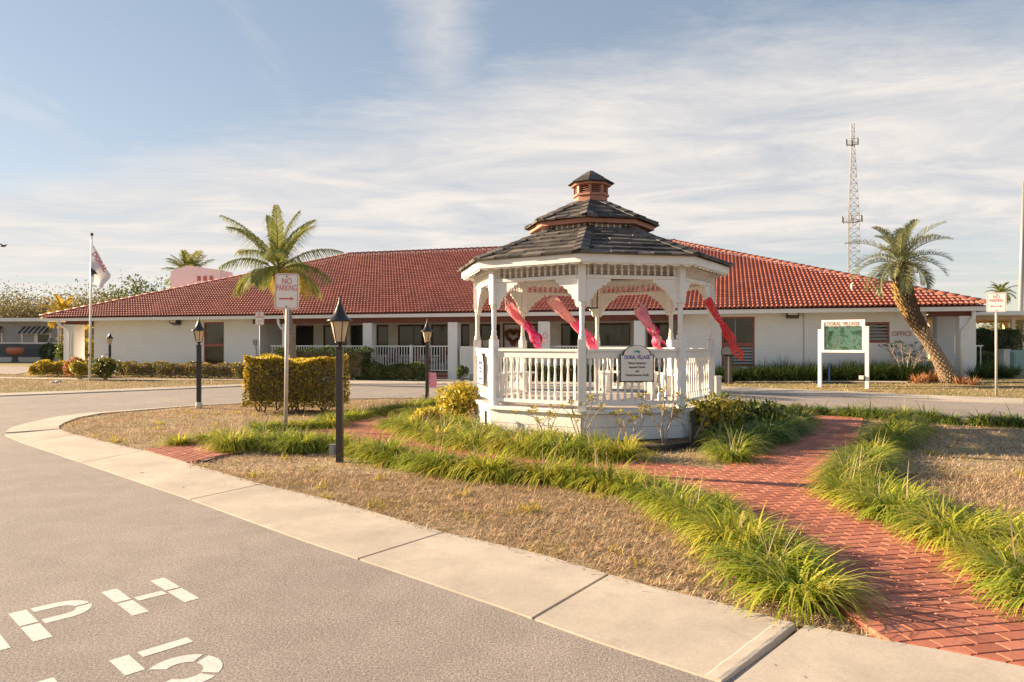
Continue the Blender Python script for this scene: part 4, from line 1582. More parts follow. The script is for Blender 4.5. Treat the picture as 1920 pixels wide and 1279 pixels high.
def railing(x0, x1, y, z0, z1, parent):
    o = MB().box(x0, x1, y - .025, y + .025, z1 - .05, z1).box(x0, x1, y - .02, y + .02, z0, z0 + .04).build('porch_railing', 'white_metal', parent)
    global bar_me
    n = max(2, int((x1 - x0) / .125))
    for i in range(n):
        x = x0 + (x1 - x0) * (i + .5) / n
        if bar_me is None:
            b_ = MB().box(-.014, .014, -.014, .014, 0, 1.0).build('baluster', 'white_metal', o); bar_me = b_.data
            b_.matrix_local = T(x, y, z0 + .04) @ Matrix.Diagonal((1, 1, z1 - z0 - .09, 1))
        else:
            link('baluster', bar_me, o, T(x, y, z0 + .04) @ Matrix.Diagonal((1, 1, z1 - z0 - .09, 1)))
    n2 = max(1, int(round((x1 - x0) / 1.9)))
    for i in range(1, n2):
        x = x0 + (x1 - x0) * i / n2
        MB().box(x - .045, x + .045, y - .045, y + .045, z0 - .05, z1 + .03).build('rail_post', 'white_metal', o)
    return o


RZ0, RZ1 = 0.34, 1.41
for a, b_ in ((cols[0], cols[1]), (cols[1], cols[2]), (cols[3], cols[4])):
    railing(a + .216, b_ - .216, .34, RZ0, RZ1, club)
railing(p0 + .9, cols[0] - .216, .34, RZ0, RZ1, club)
# brick base of the porch (low face under the rail)
MB().box(cols[1] + .216, cols[2] - .216, .175, .199, -.1, .20).build('porch_brick_base', 'wall_brick', club)
# open white gate leaf by the entrance
gx0 = bx(859, .0)
gate = MB().box(0, 1.02, -.025, .025, 0, .08).box(0, 1.02, -.025, .025, .92, 1.0).box(0, .08, -.024, .024, .08, .92).box(.94, 1.02, -.024, .024, .08, .92).build('gate', 'white_metal', club)
gate.matrix_local = T(gx0 + .1, -.05, .06) @ Matrix.Rotation(R(40), 4, 'Z') @ Matrix.Diagonal((.62, 1, 1.33, 1))
for i in range(8):
    MB().box(.1 + i * .105, .1 + i * .105 + .098, -.012, .012, .08, .92).build('gate_board', 'white_metal', gate)
# notices by the door
MB().box(bx(905, PB - .05), bx(925, PB - .05), PB - .06, PB - .02, bz(650, 915, PB), bz(638, 915, PB)).build('window_notice', 'sign_white', club)
MB().box(bx(1035, PB), bx(1045, PB), PB - .03, PB - .002, bz(625, 1040, PB), bz(615, 1040, PB)).build('wall_notice', 'sign_white', club)

# ---- end porches: corner columns, beams, downspouts
xl = bx(135, .5)
c = MB().box(xl - .33, xl + .33, .3, .95, -.2, ZT - .2).build('column', 'stucco', club, bevel=0.01)
MB().box(xl - .33, xa, .42, .75, ZT - .198, ZT - .0).build('corner_beam', 'brown_trim', club)
xr = bx(1810, .4)
c = MB().box(xr - .25, xr + .25, .15, .65, 0.0, ZT - .2).build('column', 'stucco', club, bevel=0.01)
MB().box(xd, xr + .25, .25, .55, ZT - .198, ZT).build('corner_beam', 'brown_trim', club)
xi = bx(1769, 3.0)
MB().box(xi - .3, xi + .3, 2.7, 3.3, 0.0, ZT).build('inner_column', 'stucco', club)
MB().box(xd - .22, xd, WY + .221, 8.0, -0.2, ZT).build('end_wall', 'stucco', club)
railing(xi + .3, xr + .9, 1.6, 0.30, 1.45, club)


def downspout(pts, name='downspout'):
    MB().tube(pts, .065, 8).build(name, 'white_metal', club, True)


xq = bx(1826, 0.0)
downspout([(xq, .02, 2.62), (xq, .03, 2.42), (xq - .12, .08, 2.15), (xq - .32, .10, 1.95), (xq - .34, .10, 1.6), (xq - .34, .10, 0.2)])
xq = bx(521, 0.0)
downspout([(xq, .02, 2.62), (xq, .05, 2.42), (xq + .08, .10, 2.22), (xq + .30, .16, 2.08), (xq + .42, .2, 2.0), (xq + .44, .2, 0.1)])
xq = bx(108, 0.0)
downspout([(xq + .0, .02, 2.62), (xq + .1, .08, 2.40), (xq + .45, .18, 2.25), (xq + .55, .2, 2.0), (xq + .55, .2, 0.1)])

# ---- floodlights under the eave
def floodlight(px, py):
    x = bx(px, .6)
    z = bz(py, px, .6)
    f = MB().hexa([(x - .22, .42, z - .02), (x + .22, .42, z - .02), (x + .22, .70, z - .12), (x - .22, .70, z - .12), (x - .22, .45, z + .16), (x + .22, .45, z + .16), (x + .22, .72, z + .14), (x - .22, .72, z + .14)]).build('floodlight', 'bronze_metal', club)
    MB().box(x - .17, x + .17, .405, .425, z + .0, z + .12).build('lens', 'cream_stucco', f)


floodlight(329, 605); floodlight(1486, 591)

# ---- gutter and soffit all round
gut = MB()
gut.box(0.0, BLEN, -.07, .08, 2.62, 2.735).box(0.0, BLEN, -.09, -.05, 2.735, 2.765)
gut.build('gutter', 'white_metal', club)
MB().box(0.1, BLEN - .1, .085, .75, 2.655, 2.70).build('soffit', 'stucco', club)
for (x0_, x1_, y0_, y1_) in ((-.03, .03, 0.1, BDEP), (BLEN - .03, BLEN + .03, 0.1, BDEP), (0, BLEN, BDEP - .05, BDEP + .05)):
    MB().box(x0_, x1_, y0_, y1_, 2.62, 2.76).build('eave_board', 'white_metal', club)
MB().box(xa, xa + .22, WY + .221, BDEP - 1, -.3, ZT).build('end_wall', 'stucco', club)
MB().box(xa, xd, BDEP - 1, BDEP - .8, -.3, ZT).build('rear_wall', 'stucco', club)

# ---- roof: sheathing with four hips
A = (0, 0, ZEV - .02); Bp = (BLEN, 0, ZEV - .02); Cp = (BLEN, BDEP, ZEV - .02); Dp = (0, BDEP, ZEV - .02)
ZR = ZEV + HALF * math.tan(PITCH)
E1 = (HALF, HALF, ZR - .02); E2 = (BLEN - HALF, HALF, ZR - .02)
mb = MB(); mb.add([A, Bp, Cp, Dp, E1, E2], [(0, 1, 5, 4), (1, 2, 5), (2, 3, 4, 5), (3, 0, 4), (0, 3, 2, 1)])
roof = mb.build('roof', 'roof_tile', club)
# one double barrel tile: length up the slope, width .33
TW, TE = 0.33, 0.343
nseg = 14
prof = []
for i in range(nseg + 1):
    x = -TW / 2 + TW * i / nseg
    ph = ((x + TW / 2) / (TW / 2)) % 1.0
    h = 0.052 * max(0.0, math.sin(math.pi * min(1, ph / .78))) ** 0.75 if ph < .78 else 0.0
    prof.append((x, h))
tv = []
for (s, lift) in ((-.02, .078), (TE * 1.12, .004)):
    for x, h in prof:
        tv.append((x, s, h + lift))
for x, h in prof:                                  # front lip
    tv.append((x, -.018, h + .078 - .045))
k = nseg + 1
tf = [(i, i + 1, k + i + 1, k + i) for i in range(nseg)] + [(2 * k + i, 2 * k + i + 1, i + 1, i) for i in range(nseg)]
tile_me = bpy.data.meshes.new('roof_tile'); tile_me.from_pydata(tv, [], tf)
tile_me.polygons.foreach_set('use_smooth', [True] * len(tf))
tile_me.materials.append(M('roof_tile')); tile_me.update()
tva = np.array(tv); tfa = np.array(tf)
cp, sp_ = math.cos(PITCH), math.sin(PITCH)
rows = int((HALF / cp) / TE)
cand = []
for r_ in range(rows + 1):
    s = r_ * TE
    yy = s * cp
    half_lo, half_hi = yy, BLEN - yy
    c0 = 0
    x = -TW
    while x < BLEN + TW:
        if half_lo - TW * .45 < x < half_hi + TW * .45 and s < HALF / cp - .1:
            cand.append((r_, x, s))
        x += TW
cand.sort(key=lambda c: (-(c[1] - 2.2 * c[2])))           # nearest the right hand eave show largest
rv = []; cnt = 0
slope = Matrix.Rotation(PITCH, 4, 'X')
for (r_, x, s) in cand:
    mm = T(x, 0, ZEV) @ slope @ T(0, s, 0)
    m3 = np.array(mm)
    pv = tva @ m3[:3, :3].T + m3[:3, 3]
    cut = pv[:, 0] < pv[:, 1] - .0
    cut2 = pv[:, 0] > BLEN - pv[:, 1]
    if not cut.any() and not cut2.any() and cnt < 300:
        link('clay_tile', tile_me, roof, mm); cnt += 1
        continue
    if cut.any():
        pv[cut, 0] = pv[cut, 1]
    if cut2.any():
        pv[cut2, 0] = BLEN - pv[cut2, 1]
    rv.append(pv)
nv = len(tv)
rf = (tfa[None] + (np.arange(len(rv)) * nv)[:, None, None]).reshape(-1, 4)
o = np_mesh('tile_courses', np.concatenate(rv), rf, 'roof_tile', roof, True); o['kind'] = 'stuff'
# ridge and hip caps
cap = MB()
capv = []
for (s, rr) in ((-.02, .125), (.42, .105)):
    for i in range(9):
        a = math.pi * i / 8
        capv.append((s, rr * math.cos(a), rr * .8 * math.sin(a) + (.022 if s < 0 else .0)))
for i in range(9):
    a = math.pi * i / 8
    capv.append((-.018, .105 * math.cos(a), .105 * .8 * math.sin(a) + .005))
capf = [(i, i + 1, 9 + i + 1, 9 + i) for i in range(8)] + [(18 + i, 18 + i + 1, i + 1, i) for i in range(8)]
cap_me = bpy.data.meshes.new('ridge_tile'); cap_me.from_pydata(capv, [], [f[::-1] for f in capf])
cap_me.polygons.foreach_set('use_smooth', [True] * len(capf)); cap_me.materials.append(M('roof_tile')); cap_me.update()


def caps(p, q, step=.372):
    p = Vector(p); q = Vector(q)
    d = (q - p); Ld = d.length; d.normalize()
    n = int(Ld / step)
    side = Vector((0, 0, 1)).cross(d).normalized(); up = d.cross(side)
    for i in range(n):
        o_ = p + d * (i * Ld / n)
        mt = Matrix((d, side, up)).transposed().to_4x4(); mt.translation = o_
        link('ridge_tile', cap_me, roof, mt)


up_ = .07
caps((-.03, -.03, ZEV + up_ - .01), (E1[0], E1[1], ZR + up_))
caps((BLEN + .03, -.03, ZEV + up_ - .01), (E2[0], E2[1], ZR + up_))
caps((E2[0] + .1, E2[1], ZR + up_ + .02), (E1[0] - .1, E1[1], ZR + up_ + .02))
# small vent pipe on the roof
xv = bx(1588, 3.0)
MB().tube([(xv, 1.9, ZEV + .6), (xv, 1.9, ZEV + .98), (xv + .05, 1.9, ZEV + 1.0)], .04, 8).build('vent_pipe', 'white_metal', club)
# white parapet box rising behind the left hip, three little square openings
pbx = at(355, 42.5)
par = MB()
wpx = 3.05
par.prism_y([(0, 0), (wpx, 0), (wpx, 2.85), (1.0, 3.14), (0, 2.80)], 0, 1.6)
po = par.build('parapet_box', 'stucco', club)
inv = T(CL[0], CL[1], 0) @ Matrix.Rotation(TH, 4, 'Z')
po.matrix_local = inv.inverted() @ (T(at(320, 42.0), 42.0, 3.0) @ Matrix.Rotation(R(-4), 4, 'Z'))
for px in (375, 387, 399):
    xx = (px - 320) / 96 * wpx
    f = MB().box(xx - .10, xx + .10, -.03, .002, zat(527, 42) - 3.0, zat(518, 42) - 3.0).build('square_opening', 'copper_trim', po)
    MB().box(xx - .06, xx + .06, -.035, -.031, zat(525.5, 42) - 3.0, zat(519.5, 42) - 3.0).build('opening_grille', 'terracotta', f)

# ---- things on the porch
wre = thing('heart_wreath', 'dark red heart shaped wreath hanging on the white clubhouse door', 'wreath')
wre.matrix_world = inv @ T(bx(962, PB - .08), PB - .06, 1.84)
pts = []
for t in np.linspace(0, 2 * math.pi, 33):
    pts.append((.021 * 16 * math.sin(t) ** 3, 0, .021 * (13 * math.cos(t) - 5 * math.cos(2 * t) - 2 * math.cos(3 * t) - math.cos(4 * t))))
MB().tube(pts, [.05 + .012 * math.sin(i * 2.3) for i in range(33)], 7).build('wreath_ring', 'wicker_red', wre)
pp = np.repeat(np.array(pts), 26, axis=0) + rng.normal(size=(33 * 26, 3)) * .05
np_mesh('wreath_leaves', *leaves(len(pp), pp, .09), 'red_leaf', wre)


def porch_chair(px, y, rot, label):
    root = thing('porch_chair', label, 'chair', group='chairs on the clubhouse porch')
    root.matrix_world = inv @ T(bx(px, y), y, .22) @ Matrix.Rotation(rot, 4, 'Z')
    MB().box(-.27, .27, -.26, .26, .42, .47).build('seat', 'wicker_red', root)
    for i in range(6):
        x = -.24 + i * .096
        MB().hexa([(x - .035, .24, .47), (x + .035, .24, .47), (x + .035, .26, .47), (x - .035, .26, .47), (x - .035, .36, 1.08), (x + .035, .36, 1.08), (x + .035, .38, 1.08), (x - .035, .38, 1.08)]).build('back_slat', 'wicker_red', root)
    for sx in (-1, 1):
        for sy in (-1, 1):
            MB().box(sx * .27 - .025, sx * .27 + .025, sy * .24 - .025, sy * .24 + .025, 0, .64 if sy < 0 else .47).build('leg', 'wicker_red', root)
        MB().box(sx * .28 - .04, sx * .28 + .04, -.29, .30, .64, .67).build('armrest', 'wicker_red', root)


porch_chair(735, 1.6, 0.2, 'dark red slatted chair just right of the second porch column')
porch_chair(770, 1.7, -0.2, 'dark red slatted chair in the middle of the railed porch bay')
porch_chair(820, 1.6, -0.5, 'dark red slatted chair behind the bronze lamp post flag')
pb_ = thing('porch_banner', 'white hanging banner with pink ring beside the porch entrance', 'banner')
pb_.matrix_world = inv @ T(bx(1021, .0), .02, 0)
MB().box(-.2, .2, 0.06, .085, 1.0, 2.38).build('banner_cloth', 'sign_white', pb_)
ring = [(.09 * math.cos(a), .052, 1.83 + .11 * math.sin(a)) for a in np.linspace(0, 2 * math.pi, 17)]
MB().tube(ring, .014, 5, False).build('pink_ring', 'sock_rose', pb_)

# ================================================================== STREET FURNITURE
def lamp_post(px, py, label, body='bronze_metal', glass='lamp_glass', group='lantern lamp posts', scale=1.0, Y=None, extra=None):
    x, y = gp(px, py) if Y is None else (at(px, Y), Y)
    root = thing('lamp_post', label, 'lamp post', (x, y, 0.0), 0.0, group)
    root.scale = (scale,) * 3
    MB().box(-.043, .043, -.043, .043, -.05, 1.47).box(-.05, .05, -.05, .05, 1.47, 1.495).build('post', body, root, bevel=0.006)
    MB().tube([(-.19, 0, 1.08), (.10, 0, 1.08)], .011, 6).lathe([(0, 1.06), (.02, 1.07), (.02, 1.09), (0, 1.10)], 8, (-.19, 0)).build('ladder_bar', body, root)
    MB().lathe([(.030, 1.495), (.022, 1.51), (.034, 1.53), (.062, 1.545), (.066, 1.558)], 12).build('neck', 'black_metal', root, True)
    n = 6
    lan = MB()
    for k in range(n):
        a = 2 * math.pi * k / n
        lan.tube([(.066 * math.cos(a), .066 * math.sin(a), 1.558), (.128 * math.cos(a), .128 * math.sin(a), 1.825)], .007, 5)
    lo = lan.build('lantern', 'black_metal', root)
    for k in range(n):
        a0 = 2 * math.pi * k / n + .05; a1 = 2 * math.pi * (k + 1) / n - .05
        q = [(.060 * math.cos(a0), .060 * math.sin(a0), 1.56), (.060 * math.cos(a1), .060 * math.sin(a1), 1.56), (.121 * math.cos(a1), .121 * math.sin(a1), 1.823), (.121 * math.cos(a0), .121 * math.sin(a0), 1.823)]
        i_ = [(p[0] * .96, p[1] * .96, p[2]) for p in q]
        MB().hexa(i_ + q).build('pane', glass, lo)
    MB().lathe([(.02, 1.56), (.022, 1.68), (.03, 1.70), (.03, 1.76), (.0, 1.79)], 8).build('bulb', 'cream_stucco', lo, True)
    MB().lathe([(.10, 1.815), (.163, 1.822), (.166, 1.834), (.135, 1.848), (.098, 1.885), (.070, 1.935), (.050, 1.985), (.034, 2.03), (.022, 2.05), (.026, 2.06), (.014, 2.075), (.016, 2.09), (.004, 2.17)], 12, rot=.1).build('roof_cap', 'black_metal', root, True)
    return root


l1 = lamp_post(637, 868, 'nearest bronze lamp post with lantern standing beside the border grass')
MB().box(-.13, -.045, -.03, .03, .10, .24).box(-.115, -.06, -.045, .045, .12, .22).build('outlet_box', 'grey_metal', l1)
l2 = lamp_post(373, 767, 'black lantern lamp post at the far left edge of the island', 'black_metal')
MB().lathe([(.05, .0), (.075, .05), (.08, .10), (.055, .16), (.045, .17)], 10).build('pale_collar', 'stone_pale', l2, True)
l3 = lamp_post(801, 757, 'brown lamp post with a small pink flag left of the gazebo')
MB().box(-.13, -.045, -.03, .03, .10, .24).build('outlet_box', 'sign_white', l3)
lamp_post(206, 700, 'small black lamp post in front of the white left clubhouse wall', 'black_metal', scale=.95, Y=31.0)
# small pink flag on the third lamp
fx, fy = gp(801, 757)
fl = MB()
gridn = 9
for j in range(6):
    for i in range(gridn):
        u = i / (gridn - 1); v = j / 5
        x = .03 + .20 * u + .03 * v; z = .80 - .36 * v * (1 - .25 * u) - .10 * u * v - .02 * u
        fl.v.append((x, .02 * math.sin(6 * u + 2 * v), z))
for j in range(5):
    for i in range(gridn - 1):
        fl.f.append((j * gridn + i, j * gridn + i + 1, (j + 1) * gridn + i + 1, (j + 1) * gridn + i))
fo = fl.build('garden_flag', 'sock_rose', None, True)
fo.location = (fx, fy - .04, 0)
tag(fo, 'small pink garden flag hanging from the brown lamp post', 'flag')


def rounded(w, h, r, n=5):
    pts = []
    for cx_, cz_, a0 in ((w - r, h - r, 0), (-w + r, h - r, 90), (-w + r, -h + r, 180), (w - r, -h + r, 270)):
        for a in np.linspace(a0, a0 + 90, n):
            pts.append((cx_ + r * math.cos(R(a)), cz_ + r * math.sin(R(a))))
    return pts


def arrow_poly(w, double=False):
    h, t = .028, .010
    if double:
        return [(-w, 0), (-w + .05, h), (-w + .05, t), (w - .05, t), (w - .05, h), (w, 0), (w - .05, -h), (w - .05, -t), (-w + .05, -t), (-w + .05, -h)]
    return [(-w, t), (w - .06, t), (w - .06, h), (w, 0), (w - .06, -h), (w - .06, -t), (-w, -t)]


def no_parking(x, y, zbase, zc, w, h, rotz, label, double, post='galvanised', lines=('NO', 'PARKING'), lean=0.0, pale=False):
    root = thing('parking_sign', label, 'sign', (x, y, zbase), rotz, 'no parking signs')
    root.rotation_euler = (0, lean, rotz)
    MB().tube([(0, .03, -.1), (0, .03, zc + h * .9)], .032 if post == 'galvanised' else .026, 12).build('pole', post, root, True)
    pl = MB().prism_y(rounded(w, h, .045), -.012, -.004).xf(T(0, 0, zc)).build('sign_plate', 'sign_white', root)
    ring_o = rounded(w - .015, h - .015, .035); ring_i = rounded(w - .026, h - .026, .028)
    mb = MB(); n = len(ring_o)
    mb.add([(p[0], -.0135, p[1] + zc) for p in ring_o] + [(p[0], -.0135, p[1] + zc) for p in ring_i], [(i, (i + 1) % n, (i + 1) % n + n, i + n) for i in range(n)])
    mb.build('border_line', 'sign_red', pl)
    s = h / .305
    text('lettering', lines[0], .145 * s, 'sign_red', pl, T(0, -.014, zc + .17 * s) @ FACE, .0006, bold=.001, sx=.8)
    text('lettering', lines[1], .145 * s, 'sign_red', pl, T(0, -.014, zc + .055 * s) @ FACE, .0006, bold=.001, sx=.60)
    poly = arrow_poly(w * .62, double)
    mb = MB(); mb.add([(p[0], -.014, p[1] * 1.35 * s + zc - .125 * s) for p in poly], [tuple(range(len(poly)))])
    mb.build('arrow', 'sign_red', pl)
    for dz in (h - .05, -h + .05):
        MB().lathe([(.014, 0), (.012, .008), (0, .011)], 8).xf(T(0, -.013, zc + dz) @ Matrix.Rotation(R(90), 4, 'X')).build('bolt', 'dark_grey', pl)
    return root


sx_, sy_ = gp(534, 812)
no_parking(sx_, sy_, 0, 2.42, .213, .305, R(-6), 'large white no parking sign with a right arrow on a steel pole', False, lean=R(.9))
no_parking(at(487, 26.0), 26.0, 0, zat(597, 26), .17, .245, R(-8), 'small faded no parking sign before the white clubhouse wall', True, post='grey_metal')
sx_, sy_ = gp(1868, 741)
no_parking(sx_, sy_, G(sx_, sy_) - .03, zat(567, sy_) - G(sx_, sy_) + .03, .235, .27, R(-34), 'faded no parking sign with a double arrow right of the leaning palm', True, post='galvanised')

# ---- notice board
bxl, byl = gp(1540, 724); bxr, byr = gp(1618, 725)
bw = math.dist((bxl, byl), (bxr, byr))
ba = math.atan2(byr - byl, bxr - bxl) - R(14)
nb = thing('notice_board', 'white framed village notice board on two posts on the right lawn', 'notice board', (bxl, byl, G(bxl, byl) - .03), ba)
bw = 1.36
zt_, zb_ = zat(599, byl) - G(bxl, byl), zat(659, byl) - G(bxl, byl)
for x in (-.04, bw + .04):
    MB().box(x - .055, x + .055, -.05, .05, 0, zt_ - .30 if x < 0 else zt_ - .22).build('post', 'white_paint', nb, bevel=.006)
MB().box(.02, bw - .02, -.055, .055, zt_ - .07, zt_).box(.02, bw - .02, -.055, .055, zb_, zb_ + .08).box(.02, .10, -.054, .054, zb_ + .08, zt_ - .07).box(bw - .10, bw - .02, -.054, .054, zb_ + .08, zt_ - .07).box(.10, bw - .10, -.03, .05, zt_ - .20, zt_ - .07).build('frame', 'sign_white', nb)
MB().box(.10, bw - .10, -.02, .04, zb_ + .08, zt_ - .20).build('reflection_panel', 'painted_reflection', nb)  # reflection seen in the glass, painted onto this panel
MB().box(.10, bw - .10, -.030, -.026, zb_ + .08, zt_ - .20).build('glass_cover', 'clear_glass', nb)
text('title', 'DORAL VILLAGE', .15, 'sign_brown', nb, T(bw / 2, -.033, zt_ - .138) @ FACE, .002, bold=.004, sx=.92)
MB().box(bw - .18, bw - .04, -.12, -.06, .30, .42).build('spot_lamp', 'stone_pale', nb)
MB().tube([(.20, .15, .1), (.20, .15, .8)], .03, 8).build('blue_pipe', 'blue_plastic', nb)

# ---- mailbox
mx_, my_ = gp(1365, 718)
mbx = thing('mailbox', 'dark arched mailbox on a double post behind the gazebo', 'mailbox', (mx_, my_, G(mx_, my_) - .03), R(-25))
MB().box(-.11, -.02, -.05, .05, 0, 1.0).box(.06, .15, -.05, .05, 0, 1.05).build('post', 'bronze_metal', mbx)
MB().box(-.01, .05, -.03, .03, .0, 1.0).build('pale_slat', 'stone_pale', mbx)
pr = [(-.16, 1.03), (.16, 1.03), (.16, 1.20)] + [(.16 * math.cos(a), 1.20 + .16 * math.sin(a)) for a in np.linspace(0.1, math.pi - .1, 9)] + [(-.16, 1.20)]
pr = [(p[0] * 1.3, p[1]) for p in pr]
MB().prism_y(pr, -.24, .26).build('box', 'black_metal', mbx)
pr2 = [(p[0] * .86, 1.17 + (p[1] - 1.17) * .86) for p in pr]
MB().prism_y(pr2, -.252, -.241).build('door', 'dark_grey', mbx)
MB().box(.209, .223, -.1, -.06, 1.12, 1.34).build('flag', 'sign_red', mbx)

# ---- flagpole and flag
fx, fy = gp(168, 713)
fp = thing('flagpole', 'tall white flagpole standing in the left shrub bed', 'flagpole', (fx, fy, -.03))
MB().tube([(0, 0, 0), (.04, 0, 3.0), (.09, 0, 5.95)], [.055, .045, .03], 10).build('pole', 'white_metal', fp, True)
MB().lathe([(0, -.07), (.05, -.05), (.07, 0), (.05, .05), (0, .07)], 12).xf(T(.09, 0, 6.0)).build('finial', 'dark_grey', fp, True)
MB().tube([(.0, -.06, .9), (.11, -.06, 5.8)], .006, 4).build('halyard', 'sign_white', fp)
MB().box(-.03, .03, -.1, -.05, 1.0, 1.12).build('cleat', 'dark_grey', fp)
fg = MB()
c00 = Vector((.13, 0, zat(458, fy))); c10 = Vector((.11, 0, zat(530, fy))); c01 = Vector((at(213, fy) - fx, -.25, zat(516, fy))); c11 = Vector((at(186, fy) - fx, .25, zat(543, fy)))
nu, nv_ = 12, 14
for j in range(nv_):
    v = j / (nv_ - 1)
    for i in range(nu):
        u = i / (nu - 1)
        p = c00.lerp(c01, v).lerp(c10.lerp(c11, v), u)
        p = p + Vector((0.02 * math.sin(8 * u), .06 * math.sin(7 * v + 5 * u) * (.3 + v), 0))
        fg.v.append(tuple(p))
for j in range(nv_ - 1):
    for i in range(nu - 1):
        fg.f.append((j * nu + i, j * nu + i + 1, (j + 1) * nu + i + 1, (j + 1) * nu + i))
flag = thing('village_flag', 'pale grey flag with red DORAL lettering drooping from the flagpole', 'flag', (fx, fy, 0))
fgo = fg.build('cloth', 'flag_cloth', flag, True)
da = math.atan2(c01.z - c00.z, c01.x - c00.x)
text('lettering', 'DORAL', .27, 'sign_red', flag, T(.56, -.34, zat(493, fy)) @ Matrix.Rotation(-da, 4, 'Y') @ T(.02, 0, .04) @ FACE, .002, bold=.006)
eb = MB(); eb.add([(.22, -.30, zat(503, fy)), (.40, -.30, zat(509, fy)), (.52, -.30, zat(516, fy)), (.36, -.30, zat(515, fy)), (.26, -.30, zat(520, fy))], [(0, 1, 2, 3, 4)])
eb.build('emblem', 'sign_black', flag)

# ---- bird in the sky at the far left
bd = thing('bird', 'small dark bird gliding near the left edge of the picture', 'bird', P3(6, 462, 24.0))
MB().tube([(-.10, 0, 0), (-.05, 0, .01), (.03, 0, .01), (.09, 0, .02), (.12, 0, .02)], [.01, .03, .035, .022, .004], 7).build('body', 'bird_dark', bd, True)
for s in (-1, 1):
    MB().hexa([(-.04, 0, .02), (.04, 0, .02), (.01, s * .22, .09), (-.04, s * .2, .09), (-.04, 0, .03), (.04, 0, .03), (.01, s * .22, .096), (-.04, s * .2, .096)]).build('wing', 'bird_dark', bd)

# ---- small things round the gazebo
ed = [gp(*p) for p in [(1195, 853), (1225, 851), (1262, 848), (1295, 843), (1318, 836), (1332, 826), (1345, 812)]]
mb = MB()
for i, (x, y) in enumerate(ed):
    mb.v += [(x, y, 0.0), (x, y, .11), (x + .01, y + .035, .115), (x + .012, y + .04, 0.0)]
for i in range(len(ed) - 1):
    a = 4 * i; c = a + 4
    mb.f += [(a, c, c + 1, a + 1), (a + 1, c + 1, c + 2, a + 2), (a + 2, c + 2, c + 3, a + 3)]
mb.f += [(3, 2, 1, 0), (4 * len(ed) - 4, 4 * len(ed) - 3, 4 * len(ed) - 2, 4 * len(ed) - 1)]
tag(mb.build('bed_edging', 'rubber_edging'), 'black rubber edging strip curving before the gazebo base', 'edging')
bedp = [(x, y + .04) for x, y in ed] + [(3.0, 11.4), (2.6, 10.9), (1.9, 10.75), (1.3, 10.7)]
mb = MB(); mb.add([(x, y, .045) for x, y in bedp], [tuple(range(len(bedp)))])
struct(mb.build('mulch_bed', 'mulch'))
for (px, py0, Y, lab, cat) in ((1299, 776, 10.35, 'dark garden stake standing at the right gazebo corner', 'stake'), (911, 772, 11.6, 'dark garden stake standing at the left gazebo corner', 'stake')):
    o = MB().prism_z([(-.018, -.014), (.018, -.014), (.018, .014), (-.018, .014)], 0, zat(py0, Y)).lathe([(.024, zat(py0, Y)), (.02, zat(py0, Y) + .012), (0, zat(py0, Y) + .016)], 6).build('garden_stake', 'rubber_edging')
    o.location = (at(px, Y), Y, 0)
    tag(o, lab, cat)
wp = thing('white_bollard', 'short white post behind the right side of the gazebo', 'post', (at(1346, 15.5), 15.5, 0))
MB().box(-.06, .06, -.06, .06, 0, .78).build('shaft', 'white_paint', wp, bevel=.008)
MB().box(-.07, .07, -.07, .07, .78, .81).build('cap', 'white_paint', wp)

# ---- walkways beyond the far kerb
def gsheet(name, poly_px, mat, dz, zz=None):
    P = [gp(*p) for p in poly_px]
    mb = MB(); mb.add([(x, y, G(x, y) + dz) for x, y in P], [tuple(range(len(P)))])
    o = mb.build(name, mat)
    if o.data.polygons[0].normal.z < 0:
        o.data.flip_normals()
    return struct(o)


gsheet('porch_walkway', [(560, 720.5), (880, 719.5), (880, 711.0), (640, 711.0), (560, 712.5)], 'concrete', -.004)
gsheet('left_walkway', [(-60, 708), (-60, 705), (150, 709.2), (470, 710.2), (470, 712), (160, 711.6)], 'concrete', -.012)
for i, (a, b_) in enumerate((((1378, 716.2), (1450, 716.5)), ((1450, 716.5), (1530, 716.8)), ((1530, 716.8), (1610, 717)), ((1610, 717), (1700, 717.6)))):
    gsheet('right_walkway', [a, b_, (b_[0], b_[1] - 2.6), (a[0], a[1] - 2.6)], 'concrete', .004)
gsheet('far_driveway', [(-200, 702), (-200, 686), (55, 687), (60, 690), (56, 697), (30, 701)], 'asphalt', -.015)

# ================================================================== FAR THINGS
# ---- grey home on the left
HY_ = 57.0
home = thing('grey_home', 'light and dark grey single storey home with striped awnings at far left', 'house', (at(112, HY_), HY_, 0))
Wd = 26.0
zs = zat(643, HY_); zt_ = zat(602, HY_)
MB().box(-Wd, 0, 0, 5, zs, zt_).build('upper_wall', 'light_grey', home)
MB().box(-Wd, 0, -.03, 5, .1, zs).build('lower_wall', 'dark_grey', home)
MB().box(-Wd, 0, -.12, -.031, -.1, .35).build('foundation', 'stone_pale', home)
for i in range(44):
    MB().box(-.3 - i * .3, -.28 - i * .3, -.012, 0, zs + .05, zt_).build('siding_batten', 'light_grey', home)
MB().box(-Wd, .0, -.06, -.001, zs - .06, zs + .04).build('trim_band', 'sign_white', home)
rf_ = MB().box(-Wd - .5, .5, -.9, 5.6, zt_, zt_ + .16).build('roof', 'white_metal', home)
MB().box(-Wd - .5, .5, -.93, -.9, zt_ - .06, zt_ + .22).build('roof_edge', 'white_metal', rf_)
